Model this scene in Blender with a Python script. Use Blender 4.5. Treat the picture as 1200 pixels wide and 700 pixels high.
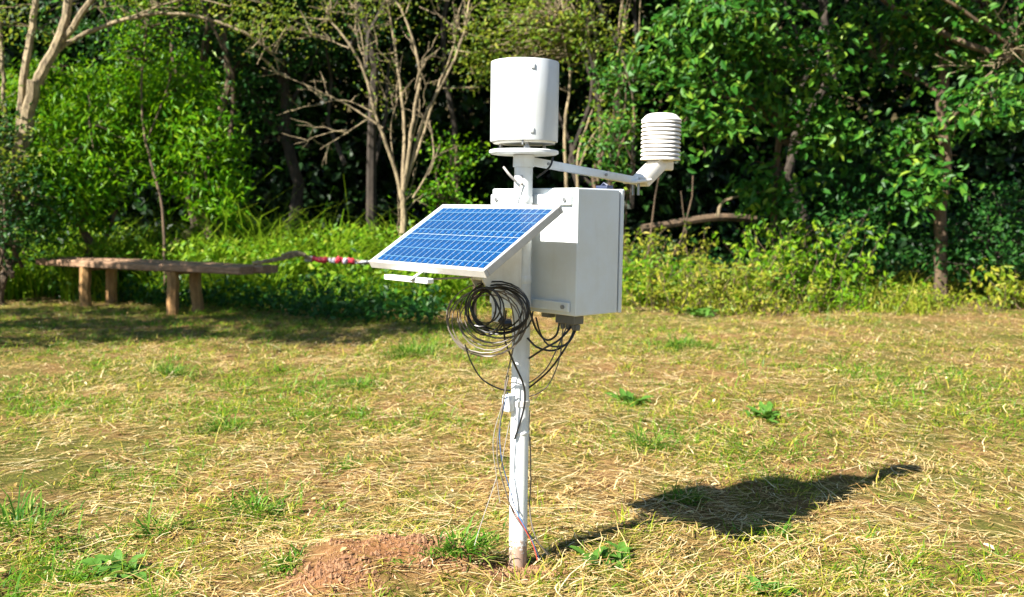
import bpy, math, random
import numpy as np
R = math.radians
sc = bpy.context.scene
for o in list(bpy.data.objects): bpy.data.objects.remove(o)

# ------------------------------------------------------------------ camera, sky, sun, exposure
CAM_Z, FPX, HOR = 1.185, 1100.0, 248.0           # eye height, focal length and horizon row on a 1200x700 frame
PITCH = math.atan((350 - HOR) / FPX)
cam_d = bpy.data.cameras.new('camera'); cam = bpy.data.objects.new('camera', cam_d)
sc.collection.objects.link(cam); sc.camera = cam
cam.location = (0, 0, CAM_Z); cam.rotation_euler = (math.pi / 2 - PITCH, 0, 0)
cam_d.sensor_width = 36; cam_d.lens = FPX / 1200 * 36
cam_d.clip_start = 0.05; cam_d.clip_end = 1000
cam_d.dof.use_dof = True; cam_d.dof.focus_distance = 3.05; cam_d.dof.aperture_fstop = 3.4

SUN_EL = R(41.5); SUN_DIR = np.array([-math.cos(R(38)), -math.sin(R(38))])            # horizontal direction towards the sun
SUN_DIR = SUN_DIR / np.linalg.norm(SUN_DIR)
SUN = np.array([SUN_DIR[0] * math.cos(SUN_EL), SUN_DIR[1] * math.cos(SUN_EL), math.sin(SUN_EL)])
world = bpy.data.worlds.new('World'); sc.world = world; world.use_nodes = True
wn = world.node_tree; bg = wn.nodes['Background']
sky = wn.nodes.new('ShaderNodeTexSky'); sky.sky_type = 'NISHITA'; sky.sun_disc = False
sky.sun_elevation = SUN_EL; sky.sun_rotation = math.atan2(SUN[0], SUN[1])
sky.air_density = 1.0; sky.dust_density = 0.2; sky.ozone_density = 3.0
wn.links.new(sky.outputs[0], bg.inputs[0]); bg.inputs[1].default_value = 0.052
sl = bpy.data.lights.new('sun', 'SUN'); sl.energy = 5.0; sl.angle = R(0.53); sl.color = (1.0, 0.95, 0.87)
sun = bpy.data.objects.new('sun', sl); sc.collection.objects.link(sun); sun.location = (-8, -6, 12)
from mathutils import Vector, Matrix
sun.rotation_euler = Vector(SUN).to_track_quat('Z', 'Y').to_euler()
vs = sc.view_settings; vs.view_transform = 'Standard'; vs.look = 'None'; vs.gamma = 1; vs.use_curve_mapping = False
vs.exposure = 1.85
sc.cycles.max_bounces = 6; sc.cycles.diffuse_bounces = 2; sc.cycles.transmission_bounces = 4
sc.cycles.transparent_max_bounces = 4; sc.cycles.use_denoising = True

# ------------------------------------------------------------------ helpers
cp, sp = math.cos(PITCH), math.sin(PITCH)
def at(px, py, y):
    """world point seen at photo pixel (px, py) at forward distance y"""
    a = (px - 600) / FPX; b = (350 - py) / FPX
    d = np.array([a, cp + b * sp, -sp + b * cp])
    return np.array([0, 0, CAM_Z]) + d * (y / d[1])
def ground_at(px, py):
    a = (px - 600) / FPX; b = (350 - py) / FPX
    d = np.array([a, cp + b * sp, -sp + b * cp])
    t = -CAM_Z / d[2]
    return np.array([d[0] * t, d[1] * t, 0.0])

col = sc.collection
class MB:
    """collects geometry; build() links it as one mesh object"""
    def __init__(s): s.v = []; s.q = []; s.t = []; s.n = 0; s.poly = []
    def add(s, v, q=None, t=None):
        v = np.asarray(v, float).reshape(-1, 3)
        if q is not None and len(q): s.q.append(np.asarray(q, int).reshape(-1, 4) + s.n)
        if t is not None and len(t): s.t.append(np.asarray(t, int).reshape(-1, 3) + s.n)
        s.v.append(v); s.n += len(v); return s
    def box(s, x0, x1, y0, y1, z0, z1, M=None, bev=0.0):
        if bev > 0:
            return s.bbox(x0, x1, y0, y1, z0, z1, bev, M)
        v = np.array([[x, y, z] for z in (z0, z1) for y in (y0, y1) for x in (x0, x1)], float)
        if M is not None: v = v @ M[:3, :3].T + M[:3, 3]
        return s.add(v, [[0, 2, 3, 1], [4, 5, 7, 6], [0, 1, 5, 4], [2, 6, 7, 3], [0, 4, 6, 2], [1, 3, 7, 5]])
    def bbox(s, x0, x1, y0, y1, z0, z1, b, M=None):
        # box with chamfered edges (rounded in plan, chamfered above and below)
        loop = []
        for (cx, cy, a0) in ((x1 - b, y1 - b, 0), (x0 + b, y1 - b, 90), (x0 + b, y0 + b, 180), (x1 - b, y0 + b, 270)):
            for k in range(4):
                a = R(a0 + 30 * k); loop.append((cx, cy, math.cos(a), math.sin(a)))
        rings = []
        for (z, rr) in ((z0, .0), (z0 + b * .3, .7), (z0 + b, 1), (z1 - b, 1), (z1 - b * .3, .7), (z1, .0)):
            rings.append([[cx + b * rr * c, cy + b * rr * sn, z] for cx, cy, c, sn in loop])
        n = len(loop); v = np.array(rings).reshape(-1, 3)
        if M is not None: v = v @ M[:3, :3].T + M[:3, 3]
        q = [[i * n + k, i * n + (k + 1) % n, (i + 1) * n + (k + 1) % n, (i + 1) * n + k] for i in range(5) for k in range(n)]
        base = s.n
        s.add(v, q)
        s.poly.append([base + k for k in range(n)][::-1]); s.poly.append([base + 5 * n + k for k in range(n)])
        return s
    def tube(s, pts, r, n=6, caps=True):
        P = np.asarray(pts, float); m = len(P)
        rr = np.broadcast_to(np.asarray(r, float), (m,))
        T = np.gradient(P, axis=0); T /= np.linalg.norm(T, axis=1)[:, None] + 1e-12
        up = np.array([0, 0, 1.0]) if abs(T[0, 2]) < .9 else np.array([1.0, 0, 0])
        N = np.zeros_like(P); c = np.cross(T[0], up); N[0] = c / np.linalg.norm(c)
        for i in range(1, m):
            c = N[i - 1] - T[i] * (N[i - 1] @ T[i]); N[i] = c / (np.linalg.norm(c) + 1e-12)
        B = np.cross(T, N); a = np.arange(n) * 2 * math.pi / n
        v = P[:, None] + rr[:, None, None] * (np.cos(a)[None, :, None] * N[:, None] + np.sin(a)[None, :, None] * B[:, None])
        i = np.arange(m - 1)[:, None] * n; k = np.arange(n)[None]; k2 = (k + 1) % n
        q = np.stack([i + k, i + k2, i + n + k2, i + n + k], -1).reshape(-1, 4)
        base = s.n; s.add(v.reshape(-1, 3), q)
        if caps:
            s.poly.append([base + j for j in range(n)][::-1]); s.poly.append([base + (m - 1) * n + j for j in range(n)])
        return s
    def lathe(s, prof, n=48, c=(0, 0, 0), M=None):
        a = np.arange(n) * 2 * math.pi / n; prof = np.asarray(prof, float)
        v = np.stack([prof[:, 0:1] * np.cos(a), prof[:, 0:1] * np.sin(a), np.repeat(prof[:, 1:2], n, 1)], -1).reshape(-1, 3)
        if M is not None: v = v @ M[:3, :3].T + M[:3, 3]
        v = v + np.array(c); m = len(prof)
        i = np.arange(m - 1)[:, None] * n; k = np.arange(n)[None]; k2 = (k + 1) % n
        return s.add(v, np.stack([i + k, i + k2, i + n + k2, i + n + k], -1).reshape(-1, 4))
    def mesh(s, name, mat, smooth=False):
        me = bpy.data.meshes.new(name)
        V = np.concatenate(s.v).astype(np.float32)
        Q = np.concatenate(s.q) if s.q else np.zeros((0, 4), int)
        T = np.concatenate(s.t) if s.t else np.zeros((0, 3), int)
        pl = [np.array(p, int) for p in s.poly]
        loops = np.concatenate([Q.ravel(), T.ravel()] + pl).astype(np.int32)
        sizes = np.concatenate([np.full(len(Q), 4), np.full(len(T), 3), np.array([len(p) for p in pl], int)]).astype(np.int32)
        starts = np.concatenate([[0], np.cumsum(sizes)[:-1]]).astype(np.int32)
        me.vertices.add(len(V)); me.vertices.foreach_set('co', V.ravel())
        me.loops.add(len(loops)); me.loops.foreach_set('vertex_index', loops)
        me.polygons.add(len(sizes)); me.polygons.foreach_set('loop_start', starts)
        me.update(calc_edges=True)
        me.materials.append(mat)
        me.polygons.foreach_set('use_smooth', np.full(len(sizes), bool(smooth)))
        if smooth:
            try: me.set_sharp_from_angle(angle=R(40))
            except Exception: pass
        return me
    def build(s, name, mat, parent=None, smooth=False, loc=None):
        o = bpy.data.objects.new(name, s.mesh(name, mat, smooth)); col.objects.link(o)
        if parent is not None: o.parent = parent
        if loc is not None: o.location = loc
        return o
def tag(o, label=None, cat=None, group=None, kind=None):
    if label: o['label'] = label
    if cat: o['category'] = cat
    if group: o['group'] = group
    if kind: o['kind'] = kind
    return o
def thing(name, label, cat, loc, rz=0, group=None):
    o = bpy.data.objects.new(name, None); col.objects.link(o); o.empty_display_size = .1
    o.location = loc; o.rotation_euler = (0, 0, rz)
    return tag(o, label, cat, group)
def spline(pts, n=8):
    P = np.asarray(pts, float); P = np.vstack([2 * P[0] - P[1], P, 2 * P[-1] - P[-2]]); out = []
    for i in range(1, len(P) - 2):
        for k in range(n):
            t = k / n; a, b, c, d = P[i - 1], P[i], P[i + 1], P[i + 2]
            out.append(.5 * (2 * b + (c - a) * t + (2 * a - 5 * b + 4 * c - d) * t * t + (3 * b - a - 3 * c + d) * t ** 3))
    out.append(P[-2]); return np.array(out)
def nrm(a): return a / (np.linalg.norm(a, axis=-1, keepdims=True) + 1e-12)

# ------------------------------------------------------------------ materials
def mat_new(name):
    m = bpy.data.materials.new(name); m.use_nodes = True
    nt = m.node_tree; p = nt.nodes['Principled BSDF']; return m, nt, p
def ramp(nt, stops, fac):
    r = nt.nodes.new('ShaderNodeValToRGB'); cr = r.color_ramp
    while len(cr.elements) > 1: cr.elements.remove(cr.elements[-1])
    cr.elements[0].position = stops[0][0]; cr.elements[0].color = (*stops[0][1], 1)
    for p, c in stops[1:]:
        e = cr.elements.new(p); e.color = (*c, 1)
    nt.links.new(fac, r.inputs[0]); return r.outputs[0]
def noise(nt, scale, detail=4, rough=.55, co='Object', stretch=None):
    tc = nt.nodes.new('ShaderNodeTexCoord'); n = nt.nodes.new('ShaderNodeTexNoise')
    src = tc.outputs[co]
    if stretch:
        mp = nt.nodes.new('ShaderNodeMapping'); mp.inputs['Scale'].default_value = stretch
        nt.links.new(src, mp.inputs[0]); src = mp.outputs[0]
    nt.links.new(src, n.inputs['Vector'])
    n.inputs['Scale'].default_value = scale; n.inputs['Detail'].default_value = detail; n.inputs['Roughness'].default_value = rough
    return n.outputs[0]
def bump(nt, p, h, strength=.3, dist=.01):
    b = nt.nodes.new('ShaderNodeBump'); b.inputs['Strength'].default_value = strength; b.inputs['Distance'].default_value = dist
    nt.links.new(h, b.inputs['Height']); nt.links.new(b.outputs[0], p.inputs['Normal'])
def painted(name, c, rough=.35, grime=.12, scale=9, metal=0, splash=False):
    m, nt, p = mat_new(name)
    d = tuple(x * (1 - grime) * y for x, y in zip(c, (1, .97, .9)))
    base = ramp(nt, [(.35, d), (.62, c)], noise(nt, scale, 6, .65))
    st = ramp(nt, [(.50, (0, 0, 0)), (.78, (1, 1, 1))], noise(nt, 22, 5, .7, stretch=(1, 1, .12)))       # rain streaks of dust
    mx = nt.nodes.new('ShaderNodeMix'); mx.data_type = 'RGBA'; mx.inputs[7].default_value = (.42 * c[0], .36 * c[1], .27 * c[2], 1)
    k = nt.nodes.new('ShaderNodeMath'); k.operation = 'MULTIPLY'; k.inputs[1].default_value = grime * 2.2
    nt.links.new(st, k.inputs[0]); nt.links.new(k.outputs[0], mx.inputs[0]); nt.links.new(base, mx.inputs[6]); out = mx.outputs[2]
    if splash:                                           # mud thrown up on the foot of the pole
        tc = nt.nodes.new('ShaderNodeTexCoord'); sx = nt.nodes.new('ShaderNodeSeparateXYZ'); nt.links.new(tc.outputs['Object'], sx.inputs[0])
        mr = nt.nodes.new('ShaderNodeMapRange'); mr.inputs[1].default_value = -.03; mr.inputs[2].default_value = .16; mr.inputs[3].default_value = .42; mr.inputs[4].default_value = -.25
        nt.links.new(sx.outputs[2], mr.inputs[0]); ad = nt.nodes.new('ShaderNodeMath'); ad.operation = 'ADD'; nt.links.new(mr.outputs[0], ad.inputs[0]); nt.links.new(noise(nt, 75, 5, .7), ad.inputs[1])
        f = ramp(nt, [(.60, (0, 0, 0)), (.68, (.85, .85, .85))], ad.outputs[0]); m2 = nt.nodes.new('ShaderNodeMix'); m2.data_type = 'RGBA'; m2.inputs[7].default_value = (.26, .14, .07, 1)
        nt.links.new(f, m2.inputs[0]); nt.links.new(out, m2.inputs[6]); out = m2.outputs[2]
    nt.links.new(out, p.inputs['Base Color'])
    p.inputs['Roughness'].default_value = rough; p.inputs['Metallic'].default_value = metal
    bump(nt, p, noise(nt, 14, 3), .05, .01); return m
def plain(name, c, rough=.5, metal=0, spec=.5, coat=0):
    m, nt, p = mat_new(name); p.inputs['Base Color'].default_value = (*c, 1)
    p.inputs['Roughness'].default_value = rough; p.inputs['Metallic'].default_value = metal
    p.inputs['Specular IOR Level'].default_value = spec; p.inputs['Coat Weight'].default_value = coat
    nt.links.new(ramp(nt, [(.3, tuple(x * .85 for x in c)), (.7, c)], noise(nt, 40, 3)), p.inputs['Base Color'])
    return m
def leafmat(name, stops, trans=.35, tcol=(.22, .34, .03), rough=.45, spec=.4):
    m, nt, p = mat_new(name)
    g = nt.nodes.new('ShaderNodeNewGeometry')
    c = ramp(nt, stops, g.outputs['Random Per Island'])
    nt.links.new(c, p.inputs['Base Color']); p.inputs['Roughness'].default_value = rough
    p.inputs['Specular IOR Level'].default_value = spec * .55
    tr = nt.nodes.new('ShaderNodeBsdfTranslucent')
    mixc = nt.nodes.new('ShaderNodeMix'); mixc.data_type = 'RGBA'; mixc.inputs[0].default_value = .5
    nt.links.new(c, mixc.inputs[6]); mixc.inputs[7].default_value = (*tcol, 1)
    nt.links.new(mixc.outputs[2], tr.inputs['Color'])
    mx = nt.nodes.new('ShaderNodeMixShader'); mx.inputs[0].default_value = trans
    nt.links.new(p.outputs[0], mx.inputs[1]); nt.links.new(tr.outputs[0], mx.inputs[2])
    nt.links.new(mx.outputs[0], nt.nodes['Material Output'].inputs['Surface']); return m
def barkmat(name, a, b, scale=14):
    m, nt, p = mat_new(name)
    n = noise(nt, scale, 8, .7, stretch=(1, 1, .35))
    nt.links.new(ramp(nt, [(.35, a), (.65, b)], n), p.inputs['Base Color']); p.inputs['Roughness'].default_value = .9
    bump(nt, p, n, .8, .02); return m

M = {}
M['white'] = painted('white_paint', (.74, .77, .78), .38)
M['offwhite'] = painted('offwhite_paint', (.74, .72, .66), .42, .15)
M['box'] = painted('enclosure_paint', (.68, .73, .75), .40, .06, 6)
M['gauge'] = painted('gauge_paint', (.58, .62, .65), .42, .05, 5)
M['pole'] = painted('pole_paint', (.74, .77, .78), .38, .12, 9, 0, True)
M['plastic'] = painted('shield_plastic', (.80, .77, .72), .35, .05, 20)
M['alu'] = plain('aluminium_frame', (.52, .51, .49), .38, .25)
M['steel'] = plain('zinc_bolt', (.30, .30, .30), .4, .8)
M['dark'] = plain('dark_gasket', (.02, .03, .07), .5)
M['black_cable'] = plain('black_cable', (.012, .012, .013), .38)
M['grey_cable'] = plain('grey_cable', (.15, .125, .10), .45)
M['white_cable'] = plain('white_cable', (.30, .28, .26), .45)
M['red_wire'] = plain('red_wire', (.5, .06, .04), .45)
M['blue_wire'] = plain('blue_wire', (.10, .22, .50), .45)
M['gland'] = plain('grey_gland', (.13, .13, .12), .5)
M['backsheet'] = plain('white_backsheet', (.38, .47, .54), .35, coat=.1)
M['busbar'] = plain('silver_busbar', (.13, .28, .38), .4, 0, coat=.4)
def cellmat():
    m, nt, p = mat_new('silicon_cell')
    tc = nt.nodes.new('ShaderNodeTexCoord'); v = nt.nodes.new('ShaderNodeTexVoronoi'); v.inputs['Scale'].default_value = 95
    nt.links.new(tc.outputs['Object'], v.inputs['Vector'])
    sep = nt.nodes.new('ShaderNodeSeparateColor'); nt.links.new(v.outputs['Color'], sep.inputs[0])
    nt.links.new(ramp(nt, [(0, (.0008, .026, .09)), (.5, (.001, .038, .13)), (1, (.002, .058, .19))], sep.outputs[0]), p.inputs['Base Color'])
    p.inputs['Roughness'].default_value = .3; p.inputs['Coat Weight'].default_value = .6; p.inputs['Coat Roughness'].default_value = .05; p.inputs['Specular IOR Level'].default_value = .25
    return m
M['cell'] = cellmat()
def woodmat():
    m, nt, p = mat_new('weathered_wood')
    n = noise(nt, 6, 8, .7, stretch=(1, 9, 9))
    nt.links.new(ramp(nt, [(.3, (.08, .045, .022)), (.55, (.26, .15, .08)), (.72, (.42, .27, .16))], n), p.inputs['Base Color'])
    p.inputs['Roughness'].default_value = .8; bump(nt, p, n, .7, .01); return m
M['wood'] = woodmat()
M['legwood'] = barkmat('leg_wood', (.16, .08, .025), (.36, .20, .07), 8)
M['bark_pale'] = barkmat('pale_bark', (.07, .05, .028), (.36, .28, .16), 16)
M['bark_brown'] = barkmat('brown_bark', (.035, .024, .013), (.14, .09, .05), 9)
M['bark_dark'] = barkmat('dark_bark', (.018, .014, .009), (.055, .04, .028), 9)
M['lf_bright'] = leafmat('bright_green_leaf', [(0, (.025, .12, .001)), (.5, (.075, .23, .002)), (.85, (.15, .32, .004)), (1, (.22, .34, .010))], .4, (.28, .48, .01))
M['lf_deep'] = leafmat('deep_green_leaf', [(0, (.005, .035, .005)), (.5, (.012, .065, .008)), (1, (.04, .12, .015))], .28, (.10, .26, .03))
M['lf_gloss'] = leafmat('glossy_leaf', [(0, (.010, .06, .005)), (.55, (.030, .12, .010)), (.88, (.085, .19, .016)), (1, (.18, .26, .02))], .25, (.16, .34, .03), .48, .4)
M['lf_olive'] = leafmat('olive_leaf', [(0, (.05, .11, .006)), (.5, (.11, .18, .010)), (.8, (.18, .24, .016)), (1, (.27, .24, .03))], .4, (.36, .42, .04))
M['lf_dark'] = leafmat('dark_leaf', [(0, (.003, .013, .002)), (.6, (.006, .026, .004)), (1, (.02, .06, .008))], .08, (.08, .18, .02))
M['lf_weed'] = leafmat('weed_leaf', [(0, (.05, .16, .004)), (.5, (.12, .26, .008)), (.85, (.22, .34, .012)), (1, (.32, .34, .04))], .45, (.32, .46, .03))
M['lf_yellow'] = leafmat('yellow_weed_leaf', [(0, (.09, .17, .008)), (.5, (.19, .25, .014)), (.85, (.30, .30, .03)), (1, (.40, .32, .08))], .4, (.42, .40, .05))
M['lf_rosette'] = leafmat('rosette_leaf', [(0, (.03, .09, .012)), (.5, (.06, .15, .02)), (1, (.12, .22, .035))], .25, (.2, .34, .03), .5, .35)
M['straw'] = leafmat('straw', [(0, (.20, .105, .035)), (.35, (.43, .28, .095)), (.75, (.60, .45, .19)), (1, (.78, .66, .40))], .2, (.6, .45, .15), .55, .35)
M['blade'] = leafmat('grass_blade', [(0, (.045, .12, .004)), (.4, (.13, .21, .008)), (.75, (.28, .30, .02)), (1, (.46, .37, .06))], .3, (.42, .42, .05), .5)
M['green_blade'] = leafmat('green_blade', [(0, (.03, .11, .006)), (.5, (.08, .20, .010)), (1, (.17, .27, .02))], .35, (.24, .38, .03), .45)
M['tuft_blade'] = leafmat('tuft_blade', [(0, (.02, .085, .006)), (.45, (.055, .16, .010)), (.8, (.13, .24, .02)), (1, (.40, .36, .10))], .35, (.2, .36, .02), .45)
M['clod'] = barkmat('soil_clod', (.15, .065, .026), (.31, .165, .08), 30)
def groundmat():
    m, nt, p = mat_new('dry_lawn_soil')
    big = noise(nt, .55, 5, .6); mid = noise(nt, 3.5, 6, .65); fine = noise(nt, 45, 6, .75)
    a = ramp(nt, [(.3, (.09, .045, .018)), (.5, (.20, .11, .045)), (.7, (.36, .22, .10))], fine)
    b = ramp(nt, [(.3, (.045, .055, .010)), (.6, (.12, .11, .024)), (.75, (.22, .18, .05))], fine)
    add = nt.nodes.new('ShaderNodeMath'); add.operation = 'ADD'; nt.links.new(big, add.inputs[0]); nt.links.new(mid, add.inputs[1])
    half = nt.nodes.new('ShaderNodeMath'); half.operation = 'MULTIPLY'; half.inputs[1].default_value = .5; nt.links.new(add.outputs[0], half.inputs[0])
    k = ramp(nt, [(.42, (0, 0, 0)), (.56, (1, 1, 1))], half.outputs[0])
    mx = nt.nodes.new('ShaderNodeMix'); mx.data_type = 'RGBA'; nt.links.new(k, mx.inputs[0]); nt.links.new(a, mx.inputs[6]); nt.links.new(b, mx.inputs[7])
    # bare reddish soil where the earth was dug round the mast, dark leaf litter under the trees (both are real ground covers)
    tc = nt.nodes.new('ShaderNodeTexCoord'); at_ = nt.nodes.new('ShaderNodeAttribute'); at_.attribute_name = 'cover'
    sepc = nt.nodes.new('ShaderNodeSeparateColor'); nt.links.new(at_.outputs['Color'], sepc.inputs[0])
    soil = ramp(nt, [(.3, (.14, .06, .022)), (.55, (.25, .12, .05)), (.75, (.36, .20, .095))], fine)
    m2 = nt.nodes.new('ShaderNodeMix'); m2.data_type = 'RGBA'; nt.links.new(sepc.outputs[0], m2.inputs[0]); nt.links.new(mx.outputs[2], m2.inputs[6]); nt.links.new(soil, m2.inputs[7])
    lit = ramp(nt, [(.3, (.03, .025, .012)), (.7, (.09, .07, .03))], fine)
    m3 = nt.nodes.new('ShaderNodeMix'); m3.data_type = 'RGBA'; nt.links.new(sepc.outputs[1], m3.inputs[0]); nt.links.new(m2.outputs[2], m3.inputs[6]); nt.links.new(lit, m3.inputs[7])
    nt.links.new(m3.outputs[2], p.inputs['Base Color']); p.inputs['Roughness'].default_value = .95
    p.inputs['Specular IOR Level'].default_value = .1
    bump(nt, p, fine, .9, .02); return m
M['ground'] = groundmat()

# ------------------------------------------------------------------ noise for layout
rng = np.random.default_rng(7)
_k = rng.normal(size=(24, 2)); _ph = rng.uniform(0, 6.28, 24)
def field(x, y, freq):                                   # smooth pseudo-random field, about -1..1
    s = 0
    for i in range(24): s = s + np.sin((_k[i, 0] * x + _k[i, 1] * y) * freq + _ph[i])
    return s / 4.2
SOIL = [(ground_at(452, 662), .25, .19, .11), (ground_at(606, 672), .13, .07, .012), (ground_at(520, 668), .15, .10, .02), (ground_at(390, 690), .16, .10, .03)]
RISE = (ground_at(735, 628), .36, .24, .04); DIP = (np.array([1.95, 4.25, 0]), .95, .8, -.085)
def soil_amt(x, y):
    s = 0
    for c, rx, ry, h in SOIL: s = np.maximum(s, np.exp(-(((x - c[0]) / rx) ** 2 + ((y - c[1]) / ry) ** 2)))
    return s
def lawn_edge(x):                                        # forward distance at which the mown grass ends
    return 11.9 + .3 * np.sin(x * .9 + 1) + .2 * np.sin(x * 2.3) + .15 * np.sin(x * 5.1) - .7 * np.exp(-((x - 2.2) / 1.0) ** 2)
def gz(x, y):
    x = np.asarray(x, float); y = np.asarray(y, float)
    near = np.clip(1.2 - np.hypot(x, y) / 25, 0, 1)
    z = near * (.012 * field(x, y, 1.3) + .006 * field(y, x, 4.5) + .006 * field(x + 3, y, 11) + .004 * field(y, x + 5, 24))
    for c, rx, ry, h in SOIL: z = z + h * np.exp(-(((x - c[0]) / rx) ** 2 + ((y - c[1]) / ry) ** 2)) * (1 + .25 * field(x, y, 17))
    for c, rx, ry, h in (RISE, DIP): z = z + h * np.exp(-(((x - c[0]) / rx) ** 2 + ((y - c[1]) / ry) ** 2))
    d = np.clip(y - lawn_edge(x) - .5, 0, 60)
    z = z + .05 * d + .55 * np.clip(y - 23, 0, 22)
    r = np.hypot(x, y - 3.05); z = z * np.clip((r - .03) / .1, 0, 1)
    return z

# ------------------------------------------------------------------ the setting: ground
def axis(a, b, fine, far):
    g = [0.0]; st = fine
    while g[-1] < b: st = st * 1.06 if g[-1] > 1.5 else fine; g.append(g[-1] + st)
    pos = g; g = [0.0]; st = fine
    while g[-1] > a: st = st * 1.06 if g[-1] < -1.5 else fine; g.append(g[-1] - st)
    return np.array(g[:0:-1] + pos)
gx = axis(-160, 160, .025, 0); gy = axis(-60, 240, .025, 0) + 3.2
X, Y = np.meshgrid(gx, gy); Z = gz(X, Y); nx = len(gx); ny = len(gy)
i = np.arange(ny - 1)[:, None] * nx + np.arange(nx - 1)[None]
mb = MB().add(np.stack([X, Y, Z], -1), np.stack([i, i + 1, i + nx + 1, i + nx], -1).reshape(-1, 4))
ground = mb.build('ground', M['ground'], smooth=True); tag(ground, 'mown dry lawn with bare reddish soil patches', kind='structure')
ca = ground.data.color_attributes.new('cover', 'FLOAT_COLOR', 'POINT')
cov = np.zeros((X.size, 4), np.float32); cov[:, 3] = 1
cov[:, 0] = np.clip(soil_amt(X, Y).ravel() * 1.5 + .18 * field(X, Y, 5).ravel() - .25, 0, 1)
cov[:, 1] = np.clip((Y - lawn_edge(X)).ravel() * .8, 0, 1)
ca.data.foreach_set('color', cov.ravel())

# ------------------------------------------------------------------ blades and leaves
def blades(mb, P, az, lean, L, W, seg=2, curl=.6, lat=0):
    """tapered curved strips: P roots, az heading, lean from vertical, L length, W width"""
    n = len(P); h = np.stack([np.cos(az), np.sin(az), 0 * az], -1); s = np.stack([-np.sin(az), np.cos(az), 0 * az], -1)
    pts = [P]; a = lean.copy(); cur = P.copy(); hh = h.copy()
    for k in range(seg):
        d = np.sin(a)[:, None] * hh + np.cos(a)[:, None] * np.array([0, 0, 1.0])
        cur = cur + d * (L / seg)[:, None]; pts.append(cur); a = a + curl * (.6 + .8 * rng.random(n)) / seg
        if lat: 
            t = rng.normal(0, lat, n); hh = nrm(hh + s * t[:, None]); 
    vs_ = []; 
    for k, p in enumerate(pts):
        w = (W * (1 - .75 * (k / seg) ** 1.5) / 2)[:, None] if k < seg else (W * .12)[:, None]
        vs_ += [p - s * w, p + s * w]
    V = np.stack(vs_, 1); m = 2 * (seg + 1)
    b = np.arange(n)[:, None] * m
    q = np.concatenate([np.stack([b[:, 0] + 2 * k, b[:, 0] + 2 * k + 1, b[:, 0] + 2 * k + 3, b[:, 0] + 2 * k + 2], -1) for k in range(seg)])
    mb.add(V.reshape(-1, 3), q); return mb
def leaves(mb, P, N, size, aspect=.45, shape=4, droop=.25, r=None):
    """leaves at P with rough normals N; shape 4 = folded rhombus, 6 = ovate blade"""
    r = r or rng; n = len(P); N = nrm(N)
    A = nrm(np.cross(N, r.normal(size=(n, 3)))); A = nrm(A + np.array([0, 0, -droop])); S = nrm(np.cross(N, A)); N = np.cross(A, S)
    L = (size * r.uniform(.6, 1.3, n))[:, None]; w = L * aspect / 2; f = L * .10
    if shape == 4:
        V = np.stack([P, P + A * L * .45 + S * w + N * f, P + A * L, P + A * L * .45 - S * w + N * f], 1)
        b = np.arange(n) * 4
        return mb.add(V.reshape(-1, 3), t=np.concatenate([np.stack([b, b + 1, b + 2], -1), np.stack([b, b + 2, b + 3], -1)]))
    V = np.stack([P, P + A * L * .28 + S * w * .9 + N * f, P + A * L * .68 + S * w * .85 + N * f * .8, P + A * L - N * f * .8,
                  P + A * L * .68 - S * w * .85 + N * f * .8, P + A * L * .28 - S * w * .9 + N * f], 1)
    b = np.arange(n) * 6
    return mb.add(V.reshape(-1, 3), np.concatenate([np.stack([b, b + 1, b + 2, b + 3], -1), np.stack([b, b + 3, b + 4, b + 5], -1)]))

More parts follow.
